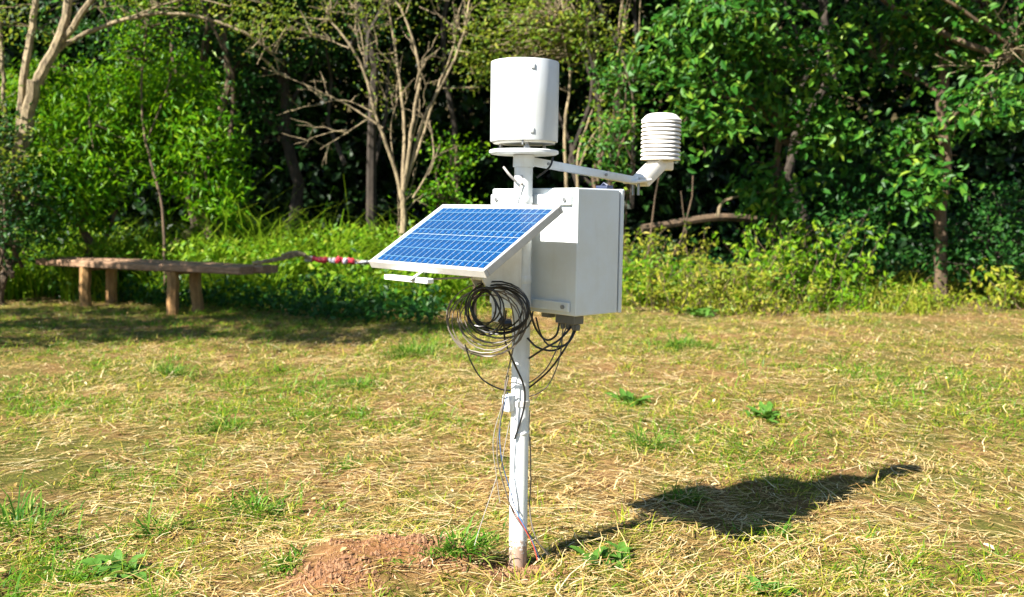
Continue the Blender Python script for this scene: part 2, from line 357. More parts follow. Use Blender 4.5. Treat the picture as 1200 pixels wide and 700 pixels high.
# ------------------------------------------------------------------ trees and shrubs
def wob(a, b, n, amp, r):
    a = np.asarray(a, float); b = np.asarray(b, float); t = np.linspace(0, 1, n)[:, None]
    L = np.linalg.norm(b - a); P = a + (b - a) * t
    off = np.cumsum(r.normal(0, amp * L / n, (n, 3)), 0); off -= t * off[-1]; off[:, 2] *= .6
    return P + off
STEM_K = {'multistem_tree': .62, 'leaning_tree': .72}
def tree(name, label, cat, base, blobs, leaf, bark, size=.08, n_clump=120, per=26, clump_r=.17, aspect=.5, shape=4,
         r0=.07, stems=None, limbs=6, seed=1, group=None, fill=.55, hang=.25, crown_name='crown', twigs=True, twig_n=0):
    """blobs: (centre, radii, weight) in world coordinates. stems: explicit polylines (points, r0, r1)"""
    r = np.random.default_rng(seed); base = np.array(base, float)
    base[2] = float(gz(base[0], base[1]))
    t = thing(name, label, cat, tuple(base), 0, group)
    tr = MB(); nodes = []
    if stems is None:
        big = max(blobs, key=lambda b: b[2]); top = np.array(big[0]) - base
        P = wob([0, 0, -.1], top + np.array([0, 0, big[1][2] * .3]), 9, .35, r)
        tr.tube(P, np.linspace(r0, r0 * .25, 9), 7); nodes += list(P[3:])
        for k in range(limbs):
            b = blobs[r.integers(len(blobs))]; s = P[r.integers(2, 7)]
            e = np.array(b[0]) - base + r.normal(size=3) * np.array(b[1]) * .45
            Q = wob(s, e, 7, .35, r); tr.tube(Q, np.linspace(r0 * .4, r0 * .1, 7), 5); nodes += list(Q[2:])
    else:
        for (pts, a, b_) in stems:
            Q = spline(np.asarray(pts, float) - base, 5); Q = Q + r.normal(0, a * .10, Q.shape)
            tr.tube(Q, np.linspace(a, b_, len(Q)) * STEM_K.get(name, .75), 7); nodes += list(Q[len(Q) // 3:])
            for k in range(twig_n if len(Q) > 8 else 0):
                i0 = r.integers(len(Q) // 3, len(Q) - 1); d_ = nrm(nrm(Q[i0 + 1] - Q[i0]) + r.normal(size=3) * .55 + np.array([0, 0, .25])); l_ = r.uniform(.25, .8)
                e_ = Q[i0] + d_ * l_; tr.tube(wob(Q[i0], e_, 6, .25, r), np.linspace(.009, .003, 6), 4, False); nodes.append(e_)
                for k2 in range(2):
                    s2 = Q[i0] + d_ * l_ * r.uniform(.3, .8); tr.tube(wob(s2, s2 + nrm(d_ + r.normal(size=3) * .7) * l_ * .5, 4, .25, r), [.006, .005, .004, .003], 4, False)
    nodes = np.array(nodes)
    lf = MB(); ws = np.array([b[2] for b in blobs], float); ws /= ws.sum()
    for (c, rad, w), f in zip(blobs, ws):
        k = max(3, int(n_clump * f)); d = nrm(r.normal(size=(k, 3))) * (r.random((k, 1)) ** (1 / (1 + 3 * fill)))
        C = np.array(c) - base + d * np.array(rad) * r.uniform(.75, 1.12, (k, 1))
        C = C[C[:, 2] > .05]; k = len(C)
        for j in range(k):
            if twigs and len(nodes):
                q = nodes[np.argmin(((nodes - C[j]) ** 2).sum(1))]
                tr.tube(wob(q, C[j], 4, .3, r), [.007, .006, .005, .003], 4, False)
        rr = clump_r * r.uniform(.5, 1.5, k); cnt = np.maximum(4, (per * r.uniform(.5, 1.4, k)).astype(int))
        idx = np.repeat(np.arange(k), cnt); off = r.normal(size=(len(idx), 3)) * rr[idx][:, None] * np.array([1, 1, .62])
        Pn = C[idx] + off; out = nrm(d[:k][idx] * .35 + np.array([0, 0, .35]) + SUN * .55 + r.normal(size=off.shape) * .55)
        leaves(lf, Pn, out, size, aspect, shape, hang, r)
    tr.build('trunk', bark, t, True); lf.build(crown_name, leaf, t)
    return t
def blob(px, py, y, rx, ry, rz, w=1.0): return (at(px, py, y), (rx, ry, rz), w)

# deep woodland behind the front trees: a mass nobody could count
r_ = np.random.default_rng(5); n = 9000
Cx = r_.uniform(-17, 17, n); Cy = r_.uniform(17.2, 23.5, n); Cz = r_.uniform(.2, 10.5, n)
keep = (np.abs(Cx) < .62 * Cy + 3); Cx, Cy, Cz = Cx[keep], Cy[keep], Cz[keep]
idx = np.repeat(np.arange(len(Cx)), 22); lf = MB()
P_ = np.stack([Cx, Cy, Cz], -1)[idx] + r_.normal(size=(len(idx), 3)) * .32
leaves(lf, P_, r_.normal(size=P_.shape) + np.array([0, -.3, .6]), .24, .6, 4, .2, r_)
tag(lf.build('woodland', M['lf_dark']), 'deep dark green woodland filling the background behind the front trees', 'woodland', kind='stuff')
for k, (px, y, w) in enumerate([(560, 16.2, .06), (705, 15.5, .05)]):
    b = at(px, 300, y); b[2] = gz(b[0], b[1]); rr = np.random.default_rng(40 + k)
    t = thing('tree_trunk', ['dark trunk in the shade left of the rain gauge', 'slender dark trunk behind the rain gauge and arm'][k], 'tree', tuple(b))
    MB().tube(wob([0, 0, -.1], [rr.normal(0, .4), rr.normal(0, .3), 7.5], 10, .2, rr), np.linspace(w, w * .5, 10), 7).build('trunk', M['bark_dark'], t, True)

# --- left side
A = lambda px, py, y: at(px, py, y)
g0 = ground_at(5, 352); 
tree('leaning_tree', 'pale barked tree at the left edge with forked sunlit limbs and arching bough', 'tree', A(-10, 330, 12.2),
     [blob(20, 20, 12.2, .8, .6, .4, .8), blob(-30, 110, 12.0, .4, .4, .5, .5), blob(180, -10, 12.4, 1.1, .5, .35, 1.0), blob(300, 30, 12.6, .8, .5, .35, .9), blob(15, 190, 11.7, .5, .3, .5, .6)],
     M['lf_olive'], M['bark_pale'], .07, 120, 18, .18, r0=.12, seed=11, twig_n=2,
     stems=[([A(-12, 360, 12.2), A(0, 260, 12.2), A(22, 180, 12.1), A(42, 95, 12.0)], .15, .11),
            ([A(42, 97, 12.0), A(62, 62, 12.0), A(78, 20, 12.0), A(90, -60, 12.1)], .10, .06),
            ([A(55, 72, 12.0), A(80, 40, 12.0), A(110, -5, 11.9), A(150, -60, 11.8)], .07, .04),
            ([A(22, 170, 12.1), A(30, 80, 12.1), A(40, 20, 12.2), A(44, -60, 12.2)], .075, .05),
            ([A(0, 270, 12.2), A(5, 150, 12.3), A(2, 60, 12.4), A(-6, -20, 12.4)], .05, .03),
            ([A(62, 62, 12.0), A(100, 40, 12.2), A(150, 22, 12.3), A(200, 16, 12.4), A(250, 25, 12.5), A(285, 38, 12.5), A(320, 62, 12.6)], .045, .02),
            ([A(150, 22, 12.3), A(185, 8, 12.4), A(225, -2, 12.4), A(270, 8, 12.4)], .025, .01)])
tree('leafy_shrub', 'tall bright green bushy shrub behind the bench, left of the slim leaning stem', 'shrub', A(95, 330, 12.8),
     [blob(100, 180, 12.6, .85, .5, .9, 2), blob(55, 225, 12.4, .7, .4, .6, 1), blob(135, 115, 12.9, .65, .4, .5, 1), blob(60, 110, 12.9, .6, .4, .5, .8)],
     M['lf_bright'], M['bark_brown'], .115, 270, 46, .14, .26, seed=12, fill=.8, hang=.7)
tree('leafy_shrub', 'sunlit yellow green shrub right of the slim leaning stem, beside the dark hollow', 'shrub', A(245, 330, 13.2),
     [blob(225, 170, 12.9, .62, .4, .75, 2), blob(205, 105, 13.2, .55, .4, .4, .9), blob(250, 225, 12.8, .5, .35, .4, .7)],
     M['lf_bright'], M['bark_brown'], .12, 190, 44, .14, .26, seed=13, fill=.8, hang=.7)
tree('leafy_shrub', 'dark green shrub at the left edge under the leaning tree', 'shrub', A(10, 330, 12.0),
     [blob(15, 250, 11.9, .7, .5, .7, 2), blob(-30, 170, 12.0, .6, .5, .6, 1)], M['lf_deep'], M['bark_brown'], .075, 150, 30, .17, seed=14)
tree('slim_tree', 'slim leaning bare stem rising between the two bright bushes behind the bench', 'tree', A(192, 330, 12.4),
     [blob(166, 60, 12.6, .5, .4, .3, 1), blob(180, 20, 12.8, .6, .5, .4, 1)], M['lf_bright'], M['bark_brown'], .07, 50, 24, .15, seed=15,
     stems=[([A(194, 345, 12.3), A(190, 245, 12.3), A(178, 195, 12.4), A(168, 150, 12.5), A(166, 95, 12.6), A(172, 30, 12.7)], .028, .016),
            ([A(172, 165, 12.45), A(190, 120, 12.6), A(200, 90, 12.7)], .014, .008)])
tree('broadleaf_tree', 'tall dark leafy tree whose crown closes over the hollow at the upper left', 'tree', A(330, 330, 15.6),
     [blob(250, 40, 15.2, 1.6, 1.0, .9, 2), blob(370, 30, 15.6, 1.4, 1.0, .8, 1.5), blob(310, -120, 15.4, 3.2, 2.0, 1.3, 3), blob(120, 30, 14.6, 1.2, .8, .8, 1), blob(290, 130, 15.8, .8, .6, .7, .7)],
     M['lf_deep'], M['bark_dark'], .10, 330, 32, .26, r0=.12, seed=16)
tree('multistem_tree', 'pale many stemmed bare tree fanning up left of the rain gauge', 'tree', A(472, 330, 13.0),
     [blob(410, 10, 13.0, .7, .5, .4, 1.2), blob(470, -15, 13.2, .8, .6, .4, 1.2), blob(540, 40, 13.3, .45, .4, .45, .6), blob(350, 25, 13.0, .5, .5, .3, .5), blob(445, 100, 13.2, .45, .4, .5, .5)],
     M['lf_olive'], M['bark_pale'], .055, 130, 14, .19, seed=17, twig_n=3,
     stems=[([A(472, 340, 13.0), A(473, 265, 13.0), A(471, 225, 13.0)], .085, .065),
            ([A(471, 235, 13.0), A(462, 195, 13.0), A(440, 135, 12.9), A(428, 88, 12.9), A(408, 50, 12.8), A(385, 22, 12.8)], .045, .02),
            ([A(471, 230, 13.0), A(474, 160, 13.1), A(470, 110, 13.1), A(462, 50, 13.2), A(452, -10, 13.2)], .045, .022),
            ([A(473, 225, 13.0), A(484, 140, 12.9), A(492, 85, 12.9), A(480, 35, 12.9), A(462, -5, 12.9)], .042, .02),
            ([A(474, 222, 13.0), A(497, 140, 13.0), A(520, 95, 13.1), A(540, 50, 13.1), A(552, -5, 13.2)], .042, .018),
            ([A(474, 215, 13.0), A(494, 165, 13.2), A(512, 105, 13.2), A(530, 60, 13.3), A(538, 10, 13.4)], .032, .015),
            ([A(484, 232, 12.9), A(500, 205, 12.9), A(508, 180, 12.9), A(503, 140, 13.0)], .022, .01),
            ([A(448, 150, 12.9), A(410, 125, 12.9), A(370, 105, 12.8), A(330, 88, 12.8)], .022, .008),
            ([A(440, 133, 12.9), A(405, 118, 13.0), A(370, 122, 13.1)], .014, .006),
            ([A(430, 140, 12.9), A(400, 160, 12.9), A(375, 175, 12.9)], .014, .006),
            ([A(462, 195, 13.0), A(458, 150, 13.1), A(466, 115, 13.1)], .016, .008),
            ([A(480, 175, 13.0), A(492, 125, 12.9), A(488, 95, 12.9), A(500, 70, 12.8)], .018, .008),
            ([A(428, 88, 12.9), A(425, 50, 12.9), A(415, 10, 12.9)], .016, .008)])
tree('small_shrub', 'small bright green shrub low behind the bare tree, left of the grey box', 'shrub', A(525, 320, 13.4),
     [blob(535, 178, 13.6, .3, .3, .3, 1), blob(520, 230, 13.4, .4, .3, .25, 1)], M['lf_bright'], M['bark_brown'], .075, 40, 24, .14, seed=18)
# --- centre, behind the gauge
tree('broadleaf_tree', 'yellow green sunlit tree with thin pale stems directly behind the rain gauge', 'tree', A(690, 330, 13.4),
     [blob(620, 20, 13.3, .9, .6, .5, 1.4), blob(690, 40, 13.4, .6, .5, .5, 1), blob(580, 70, 13.6, .5, .4, .4, .7), blob(650, -60, 13.4, 1.5, 1.0, .6, 1.5), blob(720, 150, 13.2, .35, .3, .5, .5)],
     M['lf_olive'], M['bark_pale'], .075, 220, 24, .18, seed=19,
     stems=[([A(668, 330, 13.4), A(664, 230, 13.4), A(662, 150, 13.4), A(668, 90, 13.4), A(655, 20, 13.4)], .04, .018),
            ([A(690, 330, 13.5), A(676, 205, 13.4), A(690, 140, 13.4), A(712, 100, 13.4), A(730, 40, 13.4)], .028, .012),
            ([A(676, 205, 13.4), A(694, 160, 13.3), A(725, 130, 13.3)], .022, .01),
            ([A(705, 330, 13.6), A(700, 200, 13.6), A(704, 120, 13.6), A(690, 40, 13.6)], .03, .014)])
tree('leafy_shrub', 'mid green shrub between the rain gauge and the louvred shield', 'shrub', A(715, 330, 12.8),
     [blob(722, 170, 12.8, .35, .35, .6, 1), blob(730, 90, 13.0, .45, .4, .4, 1)], M['lf_gloss'], M['bark_brown'], .085, 80, 22, .16, seed=20)
# --- right side
tree('broadleaf_tree', 'glossy leaved tree right of the louvred shield with bright hanging leaf sprays', 'tree', A(905, 330, 12.2),
     [blob(850, 25, 11.4, .8, .6, .5, 1.4), blob(800, 70, 11.4, .35, .35, .5, .7), blob(830, 130, 11.3, .4, .3, .55, .8), blob(920, 70, 11.9, .9, .6, .8, 1.6), blob(965, 150, 12.0, .5, .4, .4, .7), blob(905, -80, 11.6, 1.7, 1.2, .7, 1.8), blob(900, 220, 12.2, .5, .4, .4, .6)],
     M['lf_gloss'], M['bark_brown'], .125, 250, 26, .17, .46, 6, r0=.07, seed=21, hang=.35,
     stems=[([A(905, 340, 12.4), A(908, 230, 12.4), A(912, 150, 12.4), A(908, 60, 12.3), A(915, -60, 12.2)], .07, .04),
            ([A(908, 90, 12.3), A(880, 40, 11.9), A(845, 10, 11.5)], .035, .015), ([A(910, 150, 12.4), A(870, 120, 11.8), A(832, 110, 11.4)], .03, .012)])
tree('broadleaf_tree', 'brown trunked glossy leaved tree near the right edge with low hanging branch', 'tree', A(1105, 330, 12.0),
     [blob(1150, 120, 11.2, .4, .35, .35, .9), blob(1120, 40, 11.8, .9, .6, .5, 1.3), blob(1040, 60, 12.3, .7, .5, .6, 1.1), blob(1060, 165, 12.0, .5, .4, .35, .7), blob(1190, 30, 11.8, .8, .6, .6, 1), blob(1085, 215, 11.6, .35, .25, .35, .5), blob(1100, -90, 11.8, 1.9, 1.2, .8, 1.8)],
     M['lf_gloss'], M['bark_brown'], .125, 190, 26, .17, .46, 6, r0=.1, seed=22, hang=.35,
     stems=[([A(1104, 350, 12.0), A(1102, 270, 12.0), A(1106, 200, 12.0), A(1104, 100, 12.0), A(1110, -40, 12.0)], .115, .08),
            ([A(1106, 150, 12.0), A(1130, 125, 11.6), A(1155, 110, 11.2)], .03, .012), ([A(1104, 110, 12.0), A(1070, 90, 12.2), A(1030, 70, 12.3)], .04, .015),
            ([A(1105, 60, 12.0), A(1150, 30, 11.9), A(1190, 10, 11.8)], .04, .015)])
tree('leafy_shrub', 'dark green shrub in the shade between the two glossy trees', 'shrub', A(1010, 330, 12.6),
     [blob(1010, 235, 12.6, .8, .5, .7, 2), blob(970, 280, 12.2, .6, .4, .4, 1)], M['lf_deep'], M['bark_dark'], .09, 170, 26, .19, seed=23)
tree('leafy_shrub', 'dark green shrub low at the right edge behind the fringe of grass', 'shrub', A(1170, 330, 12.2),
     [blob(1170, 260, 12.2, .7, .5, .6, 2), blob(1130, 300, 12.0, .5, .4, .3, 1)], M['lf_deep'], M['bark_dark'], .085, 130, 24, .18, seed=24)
tree('bare_branch_tree', 'bare twiggy brown tree stem leaning in at the upper right corner', 'tree', A(1215, 330, 11.6),
     [blob(1195, 45, 11.5, .25, .2, .2, .3), blob(1230, -30, 11.6, .6, .5, .4, 1)], M['lf_gloss'], M['bark_pale'], .08, 24, 14, .15, seed=25, twig_n=5,
     stems=[([A(1215, 350, 11.7), A(1222, 200, 11.7), A(1205, 90, 11.6), A(1190, 40, 11.5), A(1196, -20, 11.5)], .04, .02),
            ([A(1205, 90, 11.6), A(1180, 60, 11.5), A(1168, 65, 11.4)], .014, .005), ([A(1192, 45, 11.5), A(1170, 20, 11.4), A(1160, 0, 11.4)], .014, .006),
            ([A(1190, 60, 11.5), A(1175, 75, 11.4), A(1160, 85, 11.4)], .01, .004)])
def weedy(name, label, px, py, y, h, spread, n_st, leaf, size, seed, per=26, aspect=.36):
    r = np.random.default_rng(seed); b = at(px, py, y); b[2] = gz(b[0], b[1]); t = thing(name, label, 'bush', tuple(b)); st = MB(); lf = MB()
    for k in range(n_st):
        o = np.array([r.normal(0, spread * .5), r.normal(0, spread * .3), -.02]); hh = h * r.uniform(.3, 1.0) ** .8
        e = o + np.array([r.normal(0, .35) * hh, r.normal(-.1, .3) * hh, hh]); P = wob(o, e, 8, .3, r); P[-2:, 2] -= np.array([.02, .08]) * hh
        st.tube(P, np.linspace(.006, .002, 8), 4, False); m = int(per * r.uniform(.5, 1.4))
        u = r.random(m) ** .7 * 6.99; i0 = u.astype(int); f = (u - i0)[:, None]; Q = P[i0] * (1 - f) + P[i0 + 1] * f + r.normal(0, .03, (m, 3))
        leaves(lf, Q, r.normal(size=(m, 3)) * .6 + np.array([0, 0, .3]) + SUN * .5, size * r.uniform(.6, 1.3), aspect, 6, .3, r)
    st.build('stems', M['bark_brown'], t)['kind'] = 'stuff'; lf.build('foliage', leaf, t); return t
# low sunlit bushes along the right edge of the lawn
weedy('weed_bush', 'bright green leafy bush in the sun at the foot of the glossy trees', 935, 340, 11.7, 1.25, .8, 90, M['lf_weed'], .09, 26, 24, .42)
weedy('weed_bush', 'yellow green weedy bush at the lawn edge below the fallen log', 840, 346, 11.2, .70, 1.0, 120, M['lf_yellow'], .07, 27, 22)
weedy('weed_bush', 'green bush showing close against the right side of the grey box', 755, 342, 11.8, .75, .6, 60, M['lf_weed'], .08, 28)
weedy('weed_bush', 'pale leafy sapling at the far right edge of the lawn', 1182, 346, 11.4, .62, .4, 26, M['lf_yellow'], .10, 29, 18)
weedy('weed_bush', 'thin weedy bush in front of the dark shrub right of the bright bush', 1020, 344, 11.8, .5, .8, 26, M['lf_weed'], .085, 31, 12)
weedy('weed_bush', 'low yellow weeds spilling onto the lawn in front of the bright bush', 880, 358, 10.7, .32, .7, 46, M['lf_yellow'], .06, 33, 14)
weedy('weed_bush', 'low dry weeds at the lawn edge in front of the right hand trunk', 1090, 350, 11.3, .34, .8, 40, M['lf_yellow'], .065, 34, 12)
weedy('weed_bush', 'low green weeds at the lawn edge between bright bush and right hand trunk', 985, 352, 11.1, .38, .6, 34, M['lf_weed'], .065, 35, 14)
weedy('weed_bush', 'low olive bush behind the grey box and the fallen log', 735, 340, 12.6, 1.15, .9, 90, M['lf_yellow'], .075, 30)
# fallen log and dead sticks under the shield
lb = A(810, 262, 12.6); t = thing('fallen_log', 'pale fallen log lying in the undergrowth below the louvred shield', 'log', tuple(lb))
MB().tube(spline(np.array([A(752, 268, 13.0), A(790, 262, 13.1), A(840, 255, 13.2), A(885, 257, 13.4)]) - lb, 5), .055, 8).build('trunk', M['bark_brown'], t, True)
MB().tube(spline(np.array([A(840, 254, 12.7), A(850, 235, 12.7), A(895, 225, 12.7)]) - lb, 5), np.linspace(.025, .01, 11), 5).build('branch_stub', M['bark_pale'], t, True)
for k, (a, b, w, lab) in enumerate([((762, 262), (772, 208), .016, 'upright dead stick right below the louvred shield'), ((783, 255), (812, 206), .014, 'leaning dead stick just right of the shield bracket'),
                               ((822, 256), (798, 224), .010, 'short thin dead stick leaning over the fallen log')]):
    p0 = A(*a, 12.4); p1 = A(*b, 12.4); g = p0.copy(); g[2] = gz(g[0], g[1]); rr = np.random.default_rng(60 + k)
    tag(MB().tube(wob(g - g, p1 - g, 7, .15, rr), np.linspace(w, w * .6, 7), 6).build('dead_stick', M['bark_brown'], smooth=True, loc=g), lab, 'stick', 'dead sticks in the undergrowth')
# tree outside the frame on the left whose shadow falls across the bench and the weeds behind it
tree('shade_tree', 'tall leafy tree left of the picture that shades the bench', 'tree', (-8.0, 6.4, 0),
     [((-7.9, 7.0, 3.9), (1.0, .8, .6), .9), ((-7.6, 8.3, 4.4), (1.1, .8, .6), 1.2), ((-6.6, 7.4, 4.6), (.8, .7, .5), .8), ((-7.2, 6.9, 5.6), (.9, .7, .5), .8), ((-8.8, 8.6, 3.7), (.8, .7, .5), .6), ((-7.3, 5.9, 4.4), (.9, .4, .4), .55), ((-6.2, 6.5, 4.9), (.9, .4, .4), .55), ((-8.0, 5.6, 3.6), (.8, .4, .4), .35), ((-5.5, 5.8, 4.3), (.8, .4, .35), .55), ((-4.7, 6.5, 4.5), (.7, .4, .35), .45)], M['lf_bright'], M['bark_brown'], .13, 420, 26, .22, r0=.12, seed=31)
tree('broadleaf_tree', 'tall green tree added behind the bright bushes to keep sun off the hollow', 'tree', (-5.9, 14.4, 0),  # added for its high crown, which blocks sun from the dark hollow
     [((-5.6, 14.0, 5.2), (1.2, .7, .9), 1.1), ((-4.3, 14.5, 5.3), (1.3, .8, .9), 1.2), ((-5.0, 14.3, 6.6), (1.6, 1.0, .9), 1.2)], M['lf_bright'], M['bark_brown'], .12, 260, 28, .26, r0=.10, seed=32)

for k, (x, y, z, rx, rz, lab) in enumerate([(-2.2, 15.6, 5.7, 1.9, 1.0, 'tall dark tree added behind the bare many stemmed tree, high crown blocking the sun'), (1.2, 15.4, 5.7, 2.0, 1.0, 'tall dark tree added straight behind the rain gauge, high crown blocking the sun'),
        (4.6, 15.2, 5.7, 2.0, 1.0, 'tall dark tree added behind the glossy tree right of the louvred shield to block sun'), (-8.6, 15.4, 5.6, 1.9, 1.0, 'tall dark tree added behind the pale leaning tree at the left edge to block sun')]):
    tree('sun_blocking_tree', lab, 'tree', (x, y, 0), [((x, y - .4, z), (rx, 1.2, rz), 1.2), ((x + .5, y + .6, z + 1.3), (rx, 1.2, rz), 1.2), ((x - .4, y + .8, z - .3), (rx * .8, .9, rz), .8)], M['lf_deep'], M['bark_dark'], .15, 260, 26, .30, r0=.10, seed=80 + k, group='added trees that shade the woods')  # crowns added above the view to shut sunlight out of the woods
tree('added_canopy_tree', 'tall glossy tree added at the right, unseen crown shading the trees below it', 'tree', (8.6, 12.3, 0),  # unseen crown added overhead to darken the trees on the right
     [((2.6, 11.3, 5.0), (1.2, .7, .45), 1), ((4.2, 11.2, 5.0), (1.3, .7, .5), 1.1), ((5.8, 11.4, 5.1), (1.3, .8, .5), 1.1), ((7.2, 12.0, 5.4), (1.3, .9, .7), 1)], M['lf_gloss'], M['bark_brown'], .14, 300, 26, .24, r0=.12, limbs=9, seed=90)

# tall weeds behind the bench and the fringe of rough grass along the lawn edge
def scatter(n, x0, x1, y0, y1, r): return np.stack([r.uniform(x0, x1, n), r.uniform(y0, y1, n)], -1)
r_ = np.random.default_rng(21)
p = scatter(34000, -8.5, -.2, 11.2, 13.8, r_)
d = field(p[:, 0], p[:, 1], 2.2); keep = (d + r_.normal(0, .5, len(p)) > -.5) & ~((p[:, 0] < -4.4) & (r_.random(len(p)) < .5)) & (p[:, 1] > 12.25 - .3 * np.clip(p[:, 0] + 4.5, 0, 9)); p = p[keep]
P_ = np.column_stack([p, gz(p[:, 0], p[:, 1])]); n = len(P_)
hgt = np.clip(.55 + .18 * (P_[:, 1] - 11.2) + .12 * field(p[:, 0], p[:, 1], 3.0), .2, 1.1)
wd = MB(); blades(wd, P_, r_.uniform(0, 6.28, n), r_.uniform(0, .35, n), hgt * r_.gamma(9, .1, n), r_.uniform(.010, .028, n), 4, 1.5, .1)
q = P_ + 0; q = q + np.column_stack([r_.normal(0, .05, (len(q), 2)), r_.uniform(.1, 1, len(q)) * np.interp(q[:, 1], [11.2, 13.4], [.55, .95])])
leaves(wd, q, r_.normal(size=q.shape) * .5 + np.array([0, -.1, .3]) + SUN * .7, .095, .5, 4, .2, r_)
tag(wd.build('tall_weeds', M['lf_weed']), 'sunlit tall green weeds growing thick behind the bench', 'weeds', kind='stuff')
p = scatter(30000, -1.2, 9.0, 10.4, 14.2, r_); e = lawn_edge(p[:, 0]) - .45 + .35 * field(p[:, 0], p[:, 1], 2.5)
keep = (p[:, 1] > e + r_.normal(0, .22, len(p))) & (p[:, 1] < e + 1.8) & (field(p[:, 1], p[:, 0], 3.1) + r_.normal(0, .5, len(p)) > -.5); e = e[keep]; p = p[keep]
P_ = np.column_stack([p, gz(p[:, 0], p[:, 1])]); n = len(P_)
wd = MB(); blades(wd, P_, r_.uniform(0, 6.28, n), r_.uniform(0, .9, n), np.clip(r_.gamma(3, .04, n) * (1 + 1.6 * np.clip(p[:, 1] - e, 0, 1.5)), .05, .7), r_.uniform(.007, .018, n), 3, 1.5, .15)
q = P_[r_.random(n) < .45] + 0; q[:, 2] += r_.uniform(.03, .3, len(q))
leaves(wd, q, r_.normal(size=q.shape) * .6 + np.array([0, -.2, .7]), .06, .42, 4, .3, r_)
tag(wd.build('rough_grass', M['lf_yellow']), 'fringe of rough yellow green grass along the right edge of the lawn', 'grass', kind='stuff')
# ground cover in the shade under and left of the bench
p = scatter(14000, -8.5, -.8, 9.6, 14.0, r_); p = p[(p[:, 1] > 12.0 + .2 * field(p[:, 0], p[:, 1], 1.5) - .62 * (p[:, 0] + 5.1))]
P_ = np.column_stack([p, gz(p[:, 0], p[:, 1]) + r_.gamma(2, .07, len(p))])
wd = leaves(MB(), P_, r_.normal(size=P_.shape) * .6 + np.array([0, -.2, .8]), .09, .5, 6, .3, r_)
p = scatter(9000, -.5, 9.5, 11.2, 16.5, r_); p = p[p[:, 1] > lawn_edge(p[:, 0]) + .5]
leaves(wd, np.column_stack([p, gz(p[:, 0], p[:, 1]) + r_.gamma(2, .09, len(p))]), r_.normal(size=(len(p), 3)) * .6 + np.array([0, -.2, .8]), .12, .5, 6, .3, r_)
tag(wd.build('ground_cover', M['lf_deep']), 'dark leafy ground cover in the shade of the trees and behind the bench', 'ground cover', kind='stuff')

# ------------------------------------------------------------------ the lawn
def lawn_pts(n, r, dmin=1.7, dmax=12.8, pw=1.35):
    # density thins with distance from the mown foreground, over a fan wider than the view
    u = r.random(n * 2); a = 2 - pw
    d = (dmin ** a + u * (dmax ** a - dmin ** a)) ** (1 / a)
    th = r.uniform(-.68, .68, n * 2); x = d * np.tan(th) ; y = d
    k = (y < lawn_edge(x) + .3) & (np.hypot(x - .02, y - 3.055) > .035); return np.stack([x[k], y[k]], -1)[:n]
r_ = np.random.default_rng(33)
green = lambda p: field(p[:, 0], p[:, 1], 1.1) * .45 + field(p[:, 1] + 7, p[:, 0], 3.2) * .55 - .75 * np.clip((p[:, 0] - .8) / 1.5, 0, 1) * np.clip((p[:, 1] - 3) / 2, .3, 1) + .2 * (p[:, 0] < 0)
worn = lambda p: field(p[:, 0] + 11, p[:, 1], 2.1) * .6 + field(p[:, 1], p[:, 0] - 4, 5.5) * .5
def tufts(nc, r, per, rad, cond, pw=1.35):
    c = lawn_pts(nc, r, pw=pw); c = c[cond(c)]; k = np.maximum(2, r.gamma(3, per / 3, len(c)).astype(int)); ix = np.repeat(np.arange(len(c)), k)
    far = np.clip(c[:, 1] / 3, .8, 2.2); off = r.normal(size=(len(ix), 2)) * (rad * far * r.uniform(.4, 1.5, len(c)))[ix][:, None]
    p = c[ix] + off; ok = np.hypot(p[:, 0] - .02, p[:, 1] - 3.055) > .034
    return p[ok], off[ok], ix[ok], c
bare = lambda p: np.clip(soil_amt(p[:, 0], p[:, 1]) * 1.6, 0, 1)
far_ = lambda p: np.clip(p[:, 1] / 3, .8, 3)
# straw left by the mower: bundles of strands lying roughly the same way
p, off, ix, c = tufts(15500, r_, 8, .035, lambda c: (r_.random(len(c)) > .82 * bare(c)) & (worn(c) < 1.6 + r_.normal(0, .9, len(c))) & (green(c) < 1.0 + r_.normal(0, .5, len(c)))); n = len(p)
caz = field(c[:, 0], c[:, 1], .8) * .9 + r_.normal(0, .7, len(c)); cl_ = np.clip(r_.gamma(2.6, .033, len(c)), .03, .30)
P_ = np.column_stack([p, gz(p[:, 0], p[:, 1]) + r_.gamma(1.6, .007, n)])
az = caz[ix] + r_.normal(0, .38, n) + math.pi * (r_.random(n) < .5)
st = MB(); blades(st, P_, az, r_.normal(1.53, .10, n), cl_[ix] * r_.uniform(.5, 1.4, n), r_.uniform(.0018, .0050, n) * far_(p) ** .55, 4, .14, .30)
dl = lawn_pts(900, r_); leaves(st, np.column_stack([dl, gz(dl[:, 0], dl[:, 1]) + .012]), r_.normal(size=(len(dl), 3)) * .35 + np.array([0, 0, 1.0]), .035, .5, 6, .1, r_)
tag(st.build('dry_straw', M['straw']), 'pale dry straw lying all over the mown lawn', 'straw', kind='stuff')
